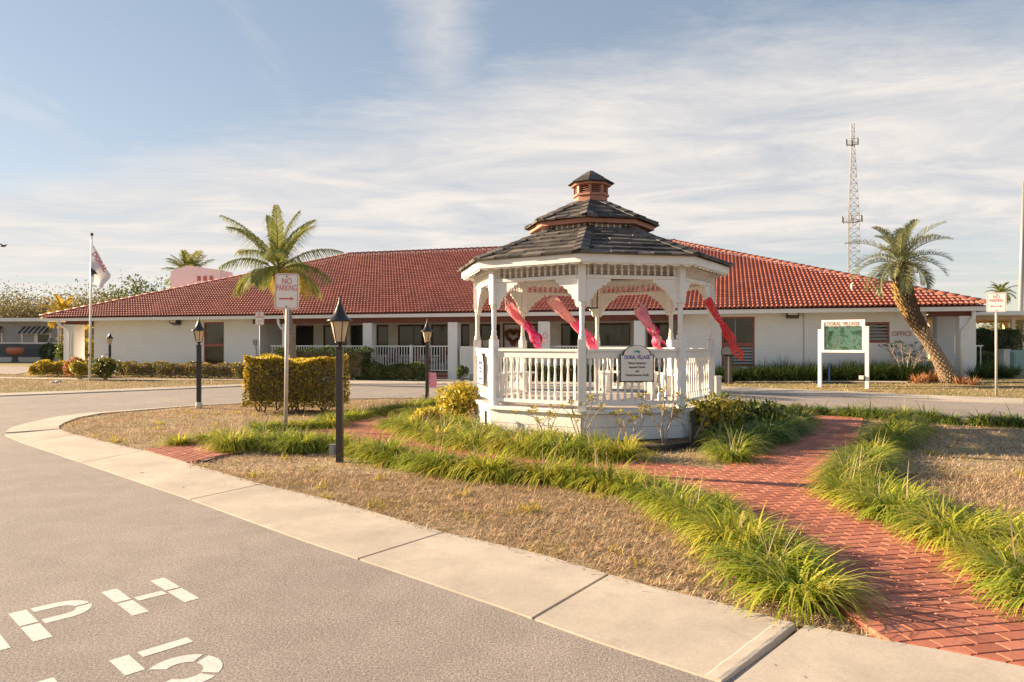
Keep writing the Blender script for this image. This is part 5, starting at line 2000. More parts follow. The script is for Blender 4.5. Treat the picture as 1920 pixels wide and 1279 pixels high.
for k, (p0_, p1_) in enumerate(((41, 96), (-60, 5))):
    x0_, x1_ = (p0_ - 112) / F * HY_, (p1_ - 112) / F * HY_
    wz0, wz1 = zat(645, HY_), zat(625, HY_)
    wo = MB().box(x0_, x1_, -.08, -.001, wz0, wz0 + .1).box(x0_, x1_, -.08, -.001, wz1 - .08, wz1).box(x0_, x0_ + .1, -.08, -.001, wz0 + .1, wz1 - .08).box(x1_ - .1, x1_, -.08, -.001, wz0 + .1, wz1 - .08).box((x0_ + x1_) / 2 - .15, (x0_ + x1_) / 2 + .15, -.08, -.001, wz0 + .1, wz1 - .08).build('window', 'sign_white', home)
    MB().box(x0_ + .1, (x0_ + x1_) / 2 - .15, -.05, -.04, wz0 + .1, wz1 - .08).build('pane', 'clear_glass' if k else 'light_grey', wo)
    MB().box((x0_ + x1_) / 2 + .15, x1_ - .1, -.05, -.04, wz0 + .1, wz1 - .08).build('pane', 'dark_glass', wo)
    za_, zb2 = zat(612.5, HY_), zat(626, HY_)
    n = 12
    aw = None
    for i in range(n):
        a = x0_ + (x1_ - x0_) * i / n; c = x0_ + (x1_ - x0_) * (i + 1) / n
        q = [(a, 0, za_), (c, 0, za_), (c, -.8, zb2), (a, -.8, zb2)]
        o = MB().hexa(q + [(p[0], p[1], p[2] + .03) for p in q]).build('awning_strip' if aw else 'awning', 'black_metal' if i % 2 else 'light_grey', aw or home)
        aw = aw or o
MB().box(-.12, .02, -.12, -.04, .3, zt_).build('corner_post', 'sign_white', home)
MB().tube([(-.7, -.2, 0), (-.7, -.2, 1.9)], .12, 8).build('utility_post', 'grey_metal', home)
pt = thing('terracotta_pot', 'round terracotta pot before the dark grey home wall', 'plant pot', (at(28, 55.5), 55.5, 0))
MB().lathe([(.25, .55), (.45, .6), (.62, .85), (.6, 1.05), (.5, 1.15), (.45, 1.12), (.3, .9)], 14).build('bowl', 'terracotta', pt, True)
MB().lathe([(.3, 0), (.22, .1), (.18, .5), (.26, .56)], 12).build('foot', 'dark_grey', pt, True)


def leaf_ball(name, mat, cen, rad, n, size, parent=None, flatten=0.75, shell=0.55):
    d = rng.normal(size=(n, 3)); d /= np.linalg.norm(d, axis=1)[:, None]
    rr = (shell + (1 - shell) * rng.random(n)) ** 0.6
    pts = d * rr[:, None] * np.array(rad) + np.array(cen)
    return np_mesh(name, *leaves(n, pts, size, outward=d * .5), mat, parent)


bb = thing('dark_bush', 'small dark round bush beside the grey home corner', 'bush', (at(90, 55.5), 55.5, 0))
leaf_ball('foliage', 'dark_leaf', (0, 0, .75), (.65, .6, .75), 900, .16, bb)
MB().tube([(0, 0, 0), (0, 0, .6)], .05, 6).build('stem', 'bark', bb)

# ---- lattice mast
tw = thing('lattice_mast', 'tall steel lattice communications mast behind the roof on the right', 'mast', (at(1598, 150), 150, 0))
Ht = zat(232, 150)
legs = []


def legr(z):
    return 1.5 if z < 27 else max(.42, 1.5 - (z - 27) * .062)


def legp(k, z):
    a = R(100 + 120 * k)
    r = legr(z) * .95
    return (r * math.cos(a), r * math.sin(a), z)


NZ = 30
for k in range(3):
    MB().tube([legp(k, Ht * i / 10) for i in range(11)], .065, 5).build('leg', 'tower_steel', tw)
for i in range(NZ):
    z0_, z1_ = Ht * i / NZ, Ht * (i + 1) / NZ
    mb = MB()
    for k in range(3):
        j = (k + 1) % 3
        mb.tube([legp(k, z0_), legp(j, z0_)], .03, 4, False)
        mb.tube([legp(k, z0_), legp(j, z1_)], .03, 4, False)
        mb.tube([legp(j, z0_), legp(k, z1_)], .03, 4, False)
    mb.build('bracing_panel', 'tower_steel', tw)
for (py, rr, nn) in ((415, 2.0, 6), (270, 1.2, 6)):
    z = zat(py, 150)
    pf = MB()
    ringp = [(rr * math.cos(a), rr * math.sin(a), z) for a in np.linspace(0, 2 * math.pi, 13)]
    pf.tube(ringp, .06, 5, False); pf.tube([(p[0], p[1], z + .9) for p in ringp], .04, 5, False)
    for k in range(6):
        pf.tube([(0, 0, z - .3), ringp[k * 2]], .06, 4)
    pf_o = pf.build('platform', 'tower_steel', tw)
    for k in range(nn):
        a = 2 * math.pi * k / nn
        x, y = rr * 1.05 * math.cos(a), rr * 1.05 * math.sin(a)
        MB().box(x - .09, x + .09, y - .06, y + .06, z - .2, z + 1.1).build('antenna', 'tower_steel', pf_o)

# ---- carport, pole, boxes on the right
cpY = 42.0
cpz = .4
cpt = thing('carport', 'flat roofed tan carport beyond the right end of the clubhouse', 'carport', (at(1822, cpY), cpY, cpz))
zr0, zr1 = zat(600, cpY) - cpz, zat(583, cpY) - cpz
MB().box(-1.0, 14, 0, 9, zr0 + .3, zr1).build('roof', 'white_metal', cpt)
MB().box(-1.0, 14, .1, 8.9, zr0 + .22, zr0 + .298).build('ceiling', 'wood_carport', cpt)
for i in range(10):
    MB().box(-.9, 13.9, .4 + i * .9, .52 + i * .9, zr0 + .05, zr0 + .218).build('joist', 'wood_carport', cpt)
for (x, y) in ((2.65, .3), (8.0, .3), (13.5, .3), (-.4, 8.6), (2.65, 8.6), (8.0, 8.6)):
    MB().box(x - .1, x + .1, y - .1, y + .1, -.3, zr0 + .05).build('post', 'wood_carport', cpt)
van = thing('parked_van', 'white van parked under the carport behind the dark hedge', 'van', (at(1860, 47.0), 47.0, .38))
vp = [(-2.3, .35), (2.3, .35), (2.35, .9), (1.9, 1.15), (1.35, 1.95), (1.1, 2.05), (-2.2, 2.05), (-2.35, 1.8)]
MB().prism_y(vp, -.9, .9).build('body', 'car_white', van, bevel=.08)
MB().prism_y([(1.2, 1.2), (1.78, 1.2), (1.35, 1.82), (1.2, 1.85)], -.92, -.905).build('window', 'dark_glass', van)
MB().prism_y([(-1.9, 1.25), (1.0, 1.25), (1.0, 1.85), (-1.9, 1.85)], -.92, -.905).build('window', 'dark_glass', van)
for x in (-1.5, 1.5):
    for s in (-.85, .85):
        w = MB().lathe([(.33, -.1), (.35, -.06), (.35, .06), (.33, .1)], 16).xf(T(x, s, .35) @ Matrix.Rotation(R(90), 4, 'X')).build('wheel', 'rubber_edging', van)
        MB().lathe([(.0, -.112), (.2, -.112), (.2, .112), (.0, .112)], 12).xf(T(x, s, .35) @ Matrix.Rotation(R(90), 4, 'X')).build('rim', 'grey_metal', w)
lp = thing('light_pole', 'tall grey metal pole at the right edge of the picture', 'pole', (at(1911, 45), 45, .35))
MB().tube([(0, 0, 0), (.17, 0, 6.2), (.31, 0, 11.5)], [.16, .14, .10], 12).build('shaft', 'grey_metal', lp, True)
MB().lathe([(.26, 0), (.26, .2), (.18, .25)], 12).build('base', 'stone_pale', lp)
MB().tube([(.31, 0, 11.4), (.9, -.1, 11.9), (1.7, -.2, 12.0)], .05, 8).build('arm', 'grey_metal', lp, True)
MB().cbox((1.95, -.22, 11.98), (.6, .25, .12)).build('lamp_head', 'grey_metal', lp, bevel=.03)
ux, uy = at(1905, 31.0), 31.0
ub = thing('utility_box', 'pale green utility cabinet at the right edge of the picture', 'utility box', (ux, uy, G(ux, uy) - .05))
MB().prism_y([(-.3, 0), (.3, 0), (.3, .75), (.22, .84), (-.22, .84), (-.3, .75)], -.3, .3).build('cabinet', 'utility_green', ub, bevel=.02)
MB().box(-.25, .25, -.318, -.301, .12, .68).build('door', 'utility_green', ub)
MB().box(.15, .18, -.33, -.319, .36, .44).build('handle', 'dark_grey', ub)
sx_, sy_ = at(1882, 25.5), 25.5
sl = thing('white_slab', 'narrow white masonry slab standing right of the clubhouse corner', 'masonry block', (sx_, sy_, G(sx_, sy_) - .1))
MB().prism_y([(-.13, 0), (.15, 0), (.11, .95), (-.10, .95)], -.15, .15).build('slab', 'stone_pale', sl, bevel=.01)
MB().box(-.13, .14, -.17, .17, .951, .985).build('coping', 'stone_pale', sl)
bs = thing('stone_bench', 'low pale stone trough in the bed right of the clubhouse corner', 'planter', (at(1851, 25.6), 25.6, G(10, 24)))
MB().prism_y([(-.10, .0), (.14, .0), (.28, .22), (-.28, .22)], -.2, .2).build('trough', 'stone_pale', bs, bevel=.02)
MB().box(-.24, .24, -.16, .16, .221, .235).build('soil', 'mulch', bs)
# two white stones by the flagpole bed
for (px, py, s, lab) in ((98, 717, .06, 'small white stone on the left lawn'), (109, 716.5, .09, 'larger white stone on the left lawn before the flagpole bed')):
    x, y = gp(px, py)
    o = MB().lathe([(.3 * s, 0), (s, .1 * s), (1.1 * s, .5 * s), (.8 * s, .95 * s), (.3 * s, 1.15 * s), (0, 1.2 * s)], 9).build('white_stone', 'stone_pale', None, True)
    for v in o.data.vertices:
        v.co.x *= 1.5 + .2 * math.sin(v.co.y * 30); v.co.z *= 1 + .15 * math.sin(v.co.x * 25)
    o.location = (x, y, -.03)
    tag(o, lab, 'stone')

# ================================================================== PLANTS
# ---- border grass clumps: a few meshes shared by many plants
def clump_mesh(nb, lmin, lmax, width, seed, mat, rad=.10, tilt_max=1.15, droop=1.15):
    r = np.random.default_rng(seed)
    a0 = r.uniform(0, 2 * np.pi, nb)
    rr = rad * np.sqrt(r.random(nb))
    base = np.stack([rr * np.cos(a0), rr * np.sin(a0), np.zeros(nb)], 1)
    az = a0 + r.normal(0, .7, nb)
    tilt = np.abs(r.normal(0, .42, nb)) * tilt_max + .04
    ln = r.uniform(lmin, lmax, nb)
    dr = np.clip(r.normal(droop, .55, nb), .15, 2.7)
    V, Fq = blades(base, az, tilt, ln, np.full(nb, width) * r.uniform(.7, 1.25, nb), dr, 5)
    V[:, 2] = np.maximum(V[:, 2], .006)
    o = np_mesh('tmp', V, Fq, mat)
    me = o.data
    bpy.data.objects.remove(o)
    return me


CL_A = [clump_mesh(360, .26, .50, .014, 100 + i, 'border_grass', .12, 1.05, 2.3) for i in range(5)]
CL_B = [clump_mesh(340, .30, .56, .016, 200 + i, 'border_grass_dark', .11, 1.0, 2.25) for i in range(4)]
CL_T = [clump_mesh(32, .18, .34, .008, 300 + i, 'straw', .12, 2.0, 1.5) for i in range(3)]
CL_U = [clump_mesh(7, .34, .48, .008, 330 + i, 'straw', .10, .6, .5) for i in range(3)]
CL_F = [clump_mesh(150, .5, .95, .032, 400 + i, 'strap_leaf', .16, 1.0, 1.1) for i in range(3)]
CL_R = [clump_mesh(70, .30, .55, .045, 450 + i, 'dry_frond', .16, 1.5, .6) for i in range(2)]
rc_ = random.Random(5)


def clump(x, y, z, s, label, group, pool, straw=True, upright=0.35, cat='grass clump', name='grass_clump'):
    o = bpy.data.objects.new(name, rc_.choice(pool))
    COL.objects.link(o)
    o.location = (x, y, z); o.rotation_euler = (rc_.uniform(-.06, .06), rc_.uniform(-.06, .06), rc_.uniform(0, 6.28))
    o.scale = (s * rc_.uniform(.9, 1.12), s * rc_.uniform(.9, 1.12), s * rc_.uniform(.85, 1.12))
    tag(o, label, cat, group)
    if straw:
        c = link('dry_blades', rc_.choice(CL_T), o, Matrix.Rotation(rc_.uniform(0, 6), 4, 'Z'))
        if rc_.random() < upright:
            link('upright_blades', rc_.choice(CL_U), o, Matrix.Rotation(rc_.uniform(0, 6), 4, 'Z'))
    return o


def row(line, step, jit, s0, s1, label, group, pool, **kw):
    L = resample([tuple(p) for p in line], step)
    for i, (x, y) in enumerate(L):
        clump(x + rc_.uniform(-jit, jit), y + rc_.uniform(-jit, jit), .02, rc_.uniform(s0, s1) * (1.0 + .08 * sstep(5.2, 8.0, y)), label.replace('#', ordinal(i + 1)), group, pool, **kw)


GA = 'grass clumps bordering the brick path'
lab_a = 'yellow green grass clump, # from the kerb in the row beside the brown lawn'
lab_a2 = 'yellow green grass clump, # from the kerb along the left brick path edge'
row([gp(*p) for p in [(1497, 1135), (1405, 1048), (1300, 978), (1195, 932), (1090, 914), (950, 902), (820, 887), (720, 868), (672, 853)]], .37, .07, .85, 1.25, lab_a, GA, CL_A)
row([gp(*p) for p in [(1455, 1068), (1370, 1000), (1270, 945), (1165, 912)]], .42, .08, .7, 1.05, lab_a2, GA, CL_A)
lab_b = 'green grass clump, # from the path fork in the row before the gazebo'
lab_b2 = 'green grass clump, # from the right in the row against the gazebo base'
row([gp(*p) for p in [(1165, 866), (1080, 864), (960, 856), (870, 842), (800, 824), (740, 806)]], .36, .07, 1.0, 1.3, lab_b, GA, CL_A)
row([(1.2, 10.25), (.5, 10.35), (-.2, 10.9), (-.75, 11.6), (-1.1, 12.4), (-1.5, 13.3), (-2.0, 14.2)], .38, .08, .95, 1.2, lab_b2, GA, CL_A + CL_B[:1])
lab_c = 'green grass clump, # from the left in the row before the nearest lamp'
lab_c2 = 'green grass clump, # from the left in the row behind the nearest lamp'
lab_c3 = 'green grass clump, # from the left in the row at the no parking pole'
row([(-4.05, 9.95), (-3.7, 10.25), (-3.3, 10.15), (-2.9, 9.95), (-2.55, 10.1)], .28, .06, .85, 1.1, lab_c, GA, CL_A)
row([(-3.75, 10.75), (-3.2, 10.65), (-2.8, 10.5)], .33, .08, .85, 1.05, lab_c2, GA, CL_A)
row([(-4.3, 12.1), (-3.7, 12.4), (-3.3, 12.7)], .33, .07, .85, 1.05, lab_c3, GA, CL_A)
lab_d = 'grass clump, # from the front in the row between golden hedge and gazebo'
row([(-3.4, 13.1), (-3.2, 13.7), (-2.9, 14.4), (-2.6, 15.1), (-2.3, 15.9), (-1.7, 16.9)], .33, .08, .85, 1.1, lab_d, GA, CL_A + CL_B[:2])
x, y = gp(335, 838); clump(x, y, .02, .9, 'lone clump of border grass on the brown lawn, left of a pair', GA, CL_A)
x, y = gp(392, 833); clump(x, y, .02, .9, 'lone clump of border grass on the brown lawn, right of a pair', GA, CL_A)
clump(*gp(425, 853), .02, .55, 'smallest clump of border grass at the end of the left brick path', GA, CL_A)
lab_e = 'bright grass clump, # from the right picture edge along the brick path edge'
lab_e2 = 'bright grass clump, # from the right picture edge beside the right lawn'
lab_e3 = 'bright grass clump, # from the path fork in the row towards the road'
row([gp(*p) for p in [(1990, 1150), (1935, 1112), (1870, 1074), (1790, 1030), (1712, 988), (1632, 958), (1575, 932)]], .37, .07, .85, 1.25, lab_e, GA, CL_A)
row([gp(*p) for p in [(1975, 1075), (1890, 1034), (1800, 994), (1700, 956), (1620, 922)]], .33, .07, .85, 1.1, lab_e2, GA, CL_A)
row([gp(*p) for p in [(1580, 915), (1612, 886), (1640, 856), (1668, 830), (1710, 806)]], .31, .08, .9, 1.15, lab_e3, GA, CL_A + CL_B[:1])
lab_f = 'dark grass clump, # from the left in the row along the far road'
row([(4.9, 15.0), (5.9, 14.9), (6.6, 14.75), (7.3, 14.1), (7.9, 13.5), (8.6, 13.05), (9.3, 12.75), (10.2, 12.4)], .34, .08, .85, 1.1, lab_f, GA, CL_B)
lab_g = 'dark grass clump, # from the front in the row beside the right path branch'
lab_g2 = 'dark grass clump, # from the front in the row nearest the gazebo side'
clump(*gp(1370, 868), .02, 1.2, 'large bright clump of grass alone at the fork of the brick path', GA, CL_A)
row([(3.05, 9.75), (3.55, 10.3), (4.1, 11.1), (4.6, 11.9), (5.15, 12.7), (5.5, 13.5)], .3, .09, .95, 1.2, lab_g, GA, CL_B + CL_A[:1])
row([(3.2, 10.6), (3.7, 11.5), (4.3, 12.6), (4.9, 13.6)], .42, .1, .9, 1.15, lab_g2, GA, CL_B)

# plants along the right clubhouse wall
def club_pt(x, y):
    p = inv @ Vector((x, y, 0))
    return p.x, p.y


lab_h = 'dark strap leaved plant, # from the left in the %s row along the office wall'
for kk, px in enumerate(np.arange(1300, 1728, 9.5)):
    for y in (.15, -.25):
        X, Y = club_pt(bx(px, y) + rc_.uniform(-.1, .1), y + rc_.uniform(-.1, .1))
        clump(X, Y, G(X, Y) - .03, rc_.uniform(.72, 1.0), (lab_h % ('rear' if y > 0 else 'front')).replace('#', ordinal(kk + 1)), 'plants along the right clubhouse wall', CL_F, straw=False, cat='plant', name='strap_leaf_plant')
for kk, px in enumerate(np.arange(1808, 1905, 9.5)):
    Y = 24.3 + rc_.uniform(-.5, .5); X = at(px, Y)
    clump(X, Y, G(X, Y) - .03, rc_.uniform(.6, .85), 'low green strap leaved plant, %s to the right of the clubhouse corner column' % ordinal(kk + 1), 'plants right of the clubhouse', CL_F, straw=False, cat='plant', name='strap_leaf_plant')


# ---- sparse shrubs with bare stems and leaf rosettes
def rosette(cen, n, ln, r, width=.32):
    az = r.uniform(0, 2 * np.pi, n)
    el = r.uniform(-.2, 1.1, n)
    d = np.stack([np.cos(az) * np.cos(el), np.sin(az) * np.cos(el), np.sin(el)], 1)
    s = np.cross(d, np.array([0, 0, 1.0])); s /= np.linalg.norm(s, axis=1)[:, None] + 1e-9
    L = (ln * r.uniform(.7, 1.2, n))[:, None]
    a = np.array(cen) + d * .01
    m = a + d * L * .55
    W = L * width * .5
    t = a + d * L + np.array([0, 0, -1]) * L * .18
    V = np.stack([a, m + s * W, t, m - s * W], 1).reshape(-1, 3)
    return V, np.arange(4 * n).reshape(-1, 4)


def stem_shrub(x, y, z, h, spread, nstem, label, leafm, seed, leafn=16, ln=.10, group=None, twigr=.008, name='stem_shrub', side=2):
    r = np.random.default_rng(seed)
    root = thing(name, label, 'shrub', (x, y, z), 0, group)
    mb = MB(); parts = []
    for i in range(nstem):
        a = 2 * math.pi * (i + r.random() * .6) / nstem
        p = [Vector((0.03 * math.cos(a), .03 * math.sin(a), 0))]
        hh = h * r.uniform(.65, 1.0)
        for k in range(1, 5):
            t = k / 4
            p.append(Vector((spread * math.cos(a) * t ** 1.1 * .9 + r.normal(0, .018), spread * math.sin(a) * t ** 1.1 * .9 + r.normal(0, .018), hh * t)))
        mb.tube(p, [twigr * (1.3 - .8 * k / 4) for k in range(5)], 5)
        parts.append(rosette(p[-1], leafn, ln, r))
        for b_ in range(side):
            k = r.integers(2, 4)
            q = p[k]
            e = q + Vector((r.normal(0, .10), r.normal(0, .10), r.uniform(.06, .18))) * (h / .7)
            mb.tube([q, q.lerp(e, .5) + Vector((0, 0, .01)), e], twigr * .6, 4)
            parts.append(rosette(e, int(leafn * .8), ln * .9, r))
    mb.build('stems', 'twig', root)
    np_mesh('foliage', *join(parts), leafm, root)
    return root


labs = ['sparse yellow leaved shrub before the left gazebo skirt', 'sparse shrub before the front corner of the gazebo', 'sparse yellow leaved shrub below the arched gazebo sign', 'bare stemmed shrub below the right end of the arched sign', 'thin shrub at the right front corner of the gazebo']
for i, (X, Y, h) in enumerate([(.55, 10.75, .62), (1.05, 10.45, .74), (1.75, 10.4, .70), (2.25, 10.45, .86), (2.75, 10.75, .66)]):
    stem_shrub(X, Y, .02, h, .30, 4 if i != 3 else 5, labs[i], 'yellow_leaf', 40 + i, 15, .085)


def bush(x, y, z, rad, n, size, label, mats, seed, stems=8, cat='bush', name='bush', stem_mat='twig', group=None):
    root = thing(name, label, cat, (x, y, z), 0, group)
    r = random.Random(seed)
    mb = MB()
    for i in range(stems):
        a = 2 * math.pi * i / stems + r.uniform(-.3, .3)
        e = (rad[0] * .75 * math.cos(a), rad[1] * .75 * math.sin(a), rad[2] * r.uniform(1.0, 1.5))
        mb.tube([(.05 * math.cos(a), .05 * math.sin(a), 0), (e[0] * .45, e[1] * .45, e[2] * .5), e], [.016, .011, .005], 5)
    mb.build('stems', stem_mat, root)
    k = len(mats)
    for i, m_ in enumerate(mats):
        # uneven outline: several lobes
        parts = []
        for j in range(7):
            d = rng.normal(size=3); d /= np.linalg.norm(d)
            c = np.array([d[0] * rad[0] * .5, d[1] * rad[1] * .5, rad[2] * (1.0 + .35 * d[2])])
            nn = n // (7 * k)
            dd = rng.normal(size=(nn, 3)); dd /= np.linalg.norm(dd, axis=1)[:, None]
            pts = c + dd * (rng.random(nn) ** .5)[:, None] * np.array(rad) * .62
            pts[:, 2] = np.maximum(pts[:, 2], .05)
            parts.append(leaves(nn, pts, size, outward=dd * .6))
        np_mesh('foliage', *join(parts), m_, root)
    return root


bush(-1.0, 13.35, .02, (.52, .50, .42), 2400, .085, 'yellow leaved bush against the left side of the gazebo', ['yellow_leaf', 'yellow_leaf'], 1)
bush(-1.45, 12.2, .02, (.30, .30, .22), 900, .075, 'low yellow shrub between border grass and the left gazebo corner', ['yellow_leaf'], 2)
bush(3.35, 11.55, .02, (.55, .50, .38), 2300, .075, 'twiggy olive green bush at the right side of the gazebo', ['green_leaf', 'yellow_leaf'], 3, 12)
bush(4.3, 12.4, .02, (.5, .5, .30), 1500, .08, 'dark green low bush behind the grass right of the gazebo', ['green_leaf'], 4)


# ---- clipped hedges
def hedge(name, label, p0, p1, depth, z0, z1, n, size, mats, stems=0, group=None, base_z=0.0, round_=.0, cat='hedge', gold=None, lean=0.0):
    """clipped hedge from ground point p0 to p1; mats = [(material, share)]; gold = leaf colour on top and left end, new growth with sunlight painted in"""
    a = Vector(p0); b_ = Vector(p1)
    L = (b_ - a).length
    rot = math.atan2(b_.y - a.y, b_.x - a.x)
    root = thing(name, label, cat, (a.x, a.y, base_z), rot, group)
    H = z1 - z0

    def wob(x, y, k):
        return .05 * np.sin(x * 3.1 + k) + .04 * np.sin(x * 7.3 + y * 4 + 2 * k)
    # shell weighted samples
    def sample(nn, top=False):
        P = np.stack([rng.uniform(0, L, nn), rng.uniform(0, depth, nn), rng.uniform(0, 1, nn)], 1)
        if top:
            P[:, 2] = 1 - np.abs(rng.normal(0, .045, nn)) * (1.0)
            side = rng.random(nn) < .22
            P[side, 0] = np.abs(rng.normal(0, .05, side.sum())) * 1.5
            P[side, 2] = rng.uniform(.35, 1, side.sum())
        else:
            face = rng.integers(0, 6, nn)
            e = np.abs(rng.normal(0, .07, nn))
            P[face == 0, 1] = e[face == 0]; P[face == 1, 1] = e[face == 1] * 1.6
            P[face == 2, 1] = depth - e[face == 2]
            P[face == 3, 2] = 1 - e[face == 3]
            P[face == 4, 0] = np.where(rng.random((face == 4).sum()) < .5, e[face == 4], L - e[face == 4])
        x, y, t = P[:, 0], P[:, 1], P[:, 2]
        if round_:
            sh = round_ * np.clip(1 - np.minimum(x, L - x) / (round_ * 1.4), 0, 1) ** 2
        else:
            sh = 0
        z = z0 + t * (H - sh) + wob(x, y, 1.0) * t
        y2 = y + wob(x, z, 2.0) + (depth * .5 - y) * .25 * (t > .8) * (t - .8) * 5 * .6
        return np.stack([x, y2, z], 1)
    # inner dark mass so that the hedge is not see-through
    core = MB().box(.12, L - .12, .14, depth - .14, z0 + .12, z1 - .14).build('inner_twigs', 'bark', root)
    for (mname, share) in mats:
        pts = sample(int(n * share))
        np_mesh('foliage', *leaves(len(pts), pts, size), mname, root)
    if gold:
        pts = sample(int(n * .5), True)
        np_mesh('sunlit_growth', *leaves(len(pts), pts, size), gold, root)  # golden new growth, sunlight on top and left end put into the colour
    if stems:
        mb = MB()
        for i in range(stems):
            x = L * (i + .5) / stems + rng.uniform(-.1, .1); y = depth * rng.uniform(.25, .75)
            for s in range(3):
                mb.tube([(x, y, -.03), (x + rng.uniform(-.1, .1), y + rng.uniform(-.1, .1), z0 * .7), (x + rng.uniform(-.22, .22), y + rng.uniform(-.2, .2), z0 + .35)], [.02, .015, .008], 5)
        mb.build('stems', 'bark', root)
    return root


ga = gp(452, 778); gb = (at(630, 15.0), 15.0)
hedge('golden_hedge', 'large clipped hedge with golden sunlit top growth behind the no parking pole', ga, gb, 1.15, .16, 1.20, 14000, .062, [('olive_leaf', .90), ('golden_leaf', .10)], stems=9, gold='golden_leaf')
hedge('clipped_hedge', 'low yellow green hedge left of the flagpole', (at(52, 32.5), 32.5), (at(150, 32.0), 32.0), .9, .05, .66, 5000, .085, [('golden_leaf', .4), ('olive_leaf', .6)], round_=.35, gold='golden_leaf', group='clipped hedges before the clubhouse')
hedge('clipped_hedge', 'long low brownish hedge along the left clubhouse wall', (at(215, 32.2), 32.2), (at(455, 29.9), 29.9), .8, .03, .62, 9000, .085, [('olive_leaf', .75), ('red_leaf', .10), ('green_leaf', .15)], group='clipped hedges before the clubhouse')
hedge('clipped_hedge', 'tall dark green hedge before the left porch railing', (at(512, 29.9), 29.9), (at(683, 28.9), 28.9), 1.0, .03, 1.30, 9000, .08, [('dark_leaf', .8), ('green_leaf', .2)], group='clipped hedges before the clubhouse')
hedge('clipped_hedge', 'low dark green hedge below the middle porch railing', (at(676, 28.9), 28.9), (at(795, 28.3), 28.3), .7, .03, .66, 6000, .085, [('green_leaf', .6), ('dark_leaf', .4)], group='clipped hedges before the clubhouse')
hedge('clipped_hedge', 'dark hedge glimpsed through the gazebo railings beyond the road', (at(985, 28.0), 28.0), (at(1240, 26.9), 26.9), .7, .03, .62, 6000, .085, [('green_leaf', .3), ('dark_leaf', .7)], group='clipped hedges before the clubhouse')
hedge('clipped_hedge', 'tall dark clipped hedge before the carport on the right', (at(1812, 33.0), 33.0), (at(1897, 31.5), 31.5), 1.2, .05, 1.75, 8000, .09, [('dark_leaf', 1.0)], base_z=.4, group='clipped hedges before the clubhouse')
hedge('low_hedge', 'low lighter green hedge right of the clubhouse corner column', (at(1815, 29.0), 29.0), (at(1880, 28.0), 28.0), .8, .02, .75, 4000, .08, [('green_leaf', 1.0)], base_z=.36)
# edging pavers before the hedges
for i in range(26):
    t = i / 25
    pxx = 672 + (858 - 672) * t
    x, y = gp(pxx, 710.8)
    o = MB().box(-.13, .13, -.06, .06, -.03, .09).build('edging_block', 'pink_paver', None)
    o.location = (x, y, 0); o.rotation_euler = (0, 0, -.25)
    tag(o, 'pink edging block, %s from the left in the row below the porch hedge' % ordinal(i + 1), 'edging block', 'pink edging blocks below the porch hedge')

# shrubs by the flagpole
fxp, fyp = gp(168, 713)
bush(at(198, 29.6), 29.6, -.02, (.62, .5, .52), 2600, .12, 'rounded grey green bush right of the flagpole', ['green_leaf', 'olive_leaf'], 5)
bush(at(150, 29.8), 29.8, -.02, (.38, .4, .44), 1300, .11, 'straw coloured bush left of the flagpole', ['yellow_leaf', 'olive_leaf'], 6)
bush(at(136, 31.5), 31.5, -.02, (.42, .4, .52), 900, .14, 'reddish croton shrub behind the left flagpole bush', ['red_leaf'], 7)
bush(at(867, 28.2), 28.2, .0, (.25, .25, .35), 500, .12, 'small green shrub at the foot of the porch column by the gate', ['green_leaf'], 8)
stem_shrub(*club_pt(bx(1700, -.2), -.2), G(13, 24) - .0, 1.35, .75, 12, 'open twiggy shrub below the OFFICE lettering', 'dark_leaf', 77, 9, .12, twigr=.012, side=4)


# ---- palms
def frond(r, az, el0, length, droop, nleaf, leaflen, ptw=.028, curl=.55, vee=.5):
    """pinnate frond: returns rachis points and leaflets"""
    n = 14
    p = np.zeros(3); pts = [p.copy()]
    el = el0
    dirs = []
    for i in range(n):
        t = (i + .5) / n
        e = el0 - droop * t ** 1.25
        d = np.array([math.cos(az) * math.cos(e), math.sin(az) * math.cos(e), math.sin(e)])
        dirs.append(d)
        p = p + d * length / n
        pts.append(p.copy())
    pts = np.array(pts)
    side = np.array([-math.sin(az), math.cos(az), 0])
    V = []
    for k in range(nleaf):
        t = .16 + .84 * (k + r.random() * .5) / nleaf
        f = t * n; i = min(n - 1, int(f)); q = pts[i] + (pts[i + 1] - pts[i]) * (f - i)
        d = dirs[i]; up = np.cross(side, d) * -1
        if up[2] < 0 and abs(d[2]) < .9:
            up = -up
        L = leaflen * (math.sin(math.pi * min(1, .18 + t * .78)) ** .7) * r.uniform(.85, 1.1)
        for s in (-1, 1):
            dd = side * s * .75 + d * (.45 + .5 * t) + up * (vee * r.uniform(.6, 1.2))
            dd /= np.linalg.norm(dd)
            w = np.cross(dd, up); w /= np.linalg.norm(w) + 1e-9
            W = ptw * .5
            m = q + dd * L * .5
            e_ = q + dd * L + np.array([0, 0, -1]) * L * curl * r.uniform(.7, 1.2)
            V += [q - w * W * .6, q + w * W * .6, m + w * W, m - w * W, m - w * W, m + w * W, e_ + w * W * .15, e_ - w * W * .15]
    return pts, np.array(V)


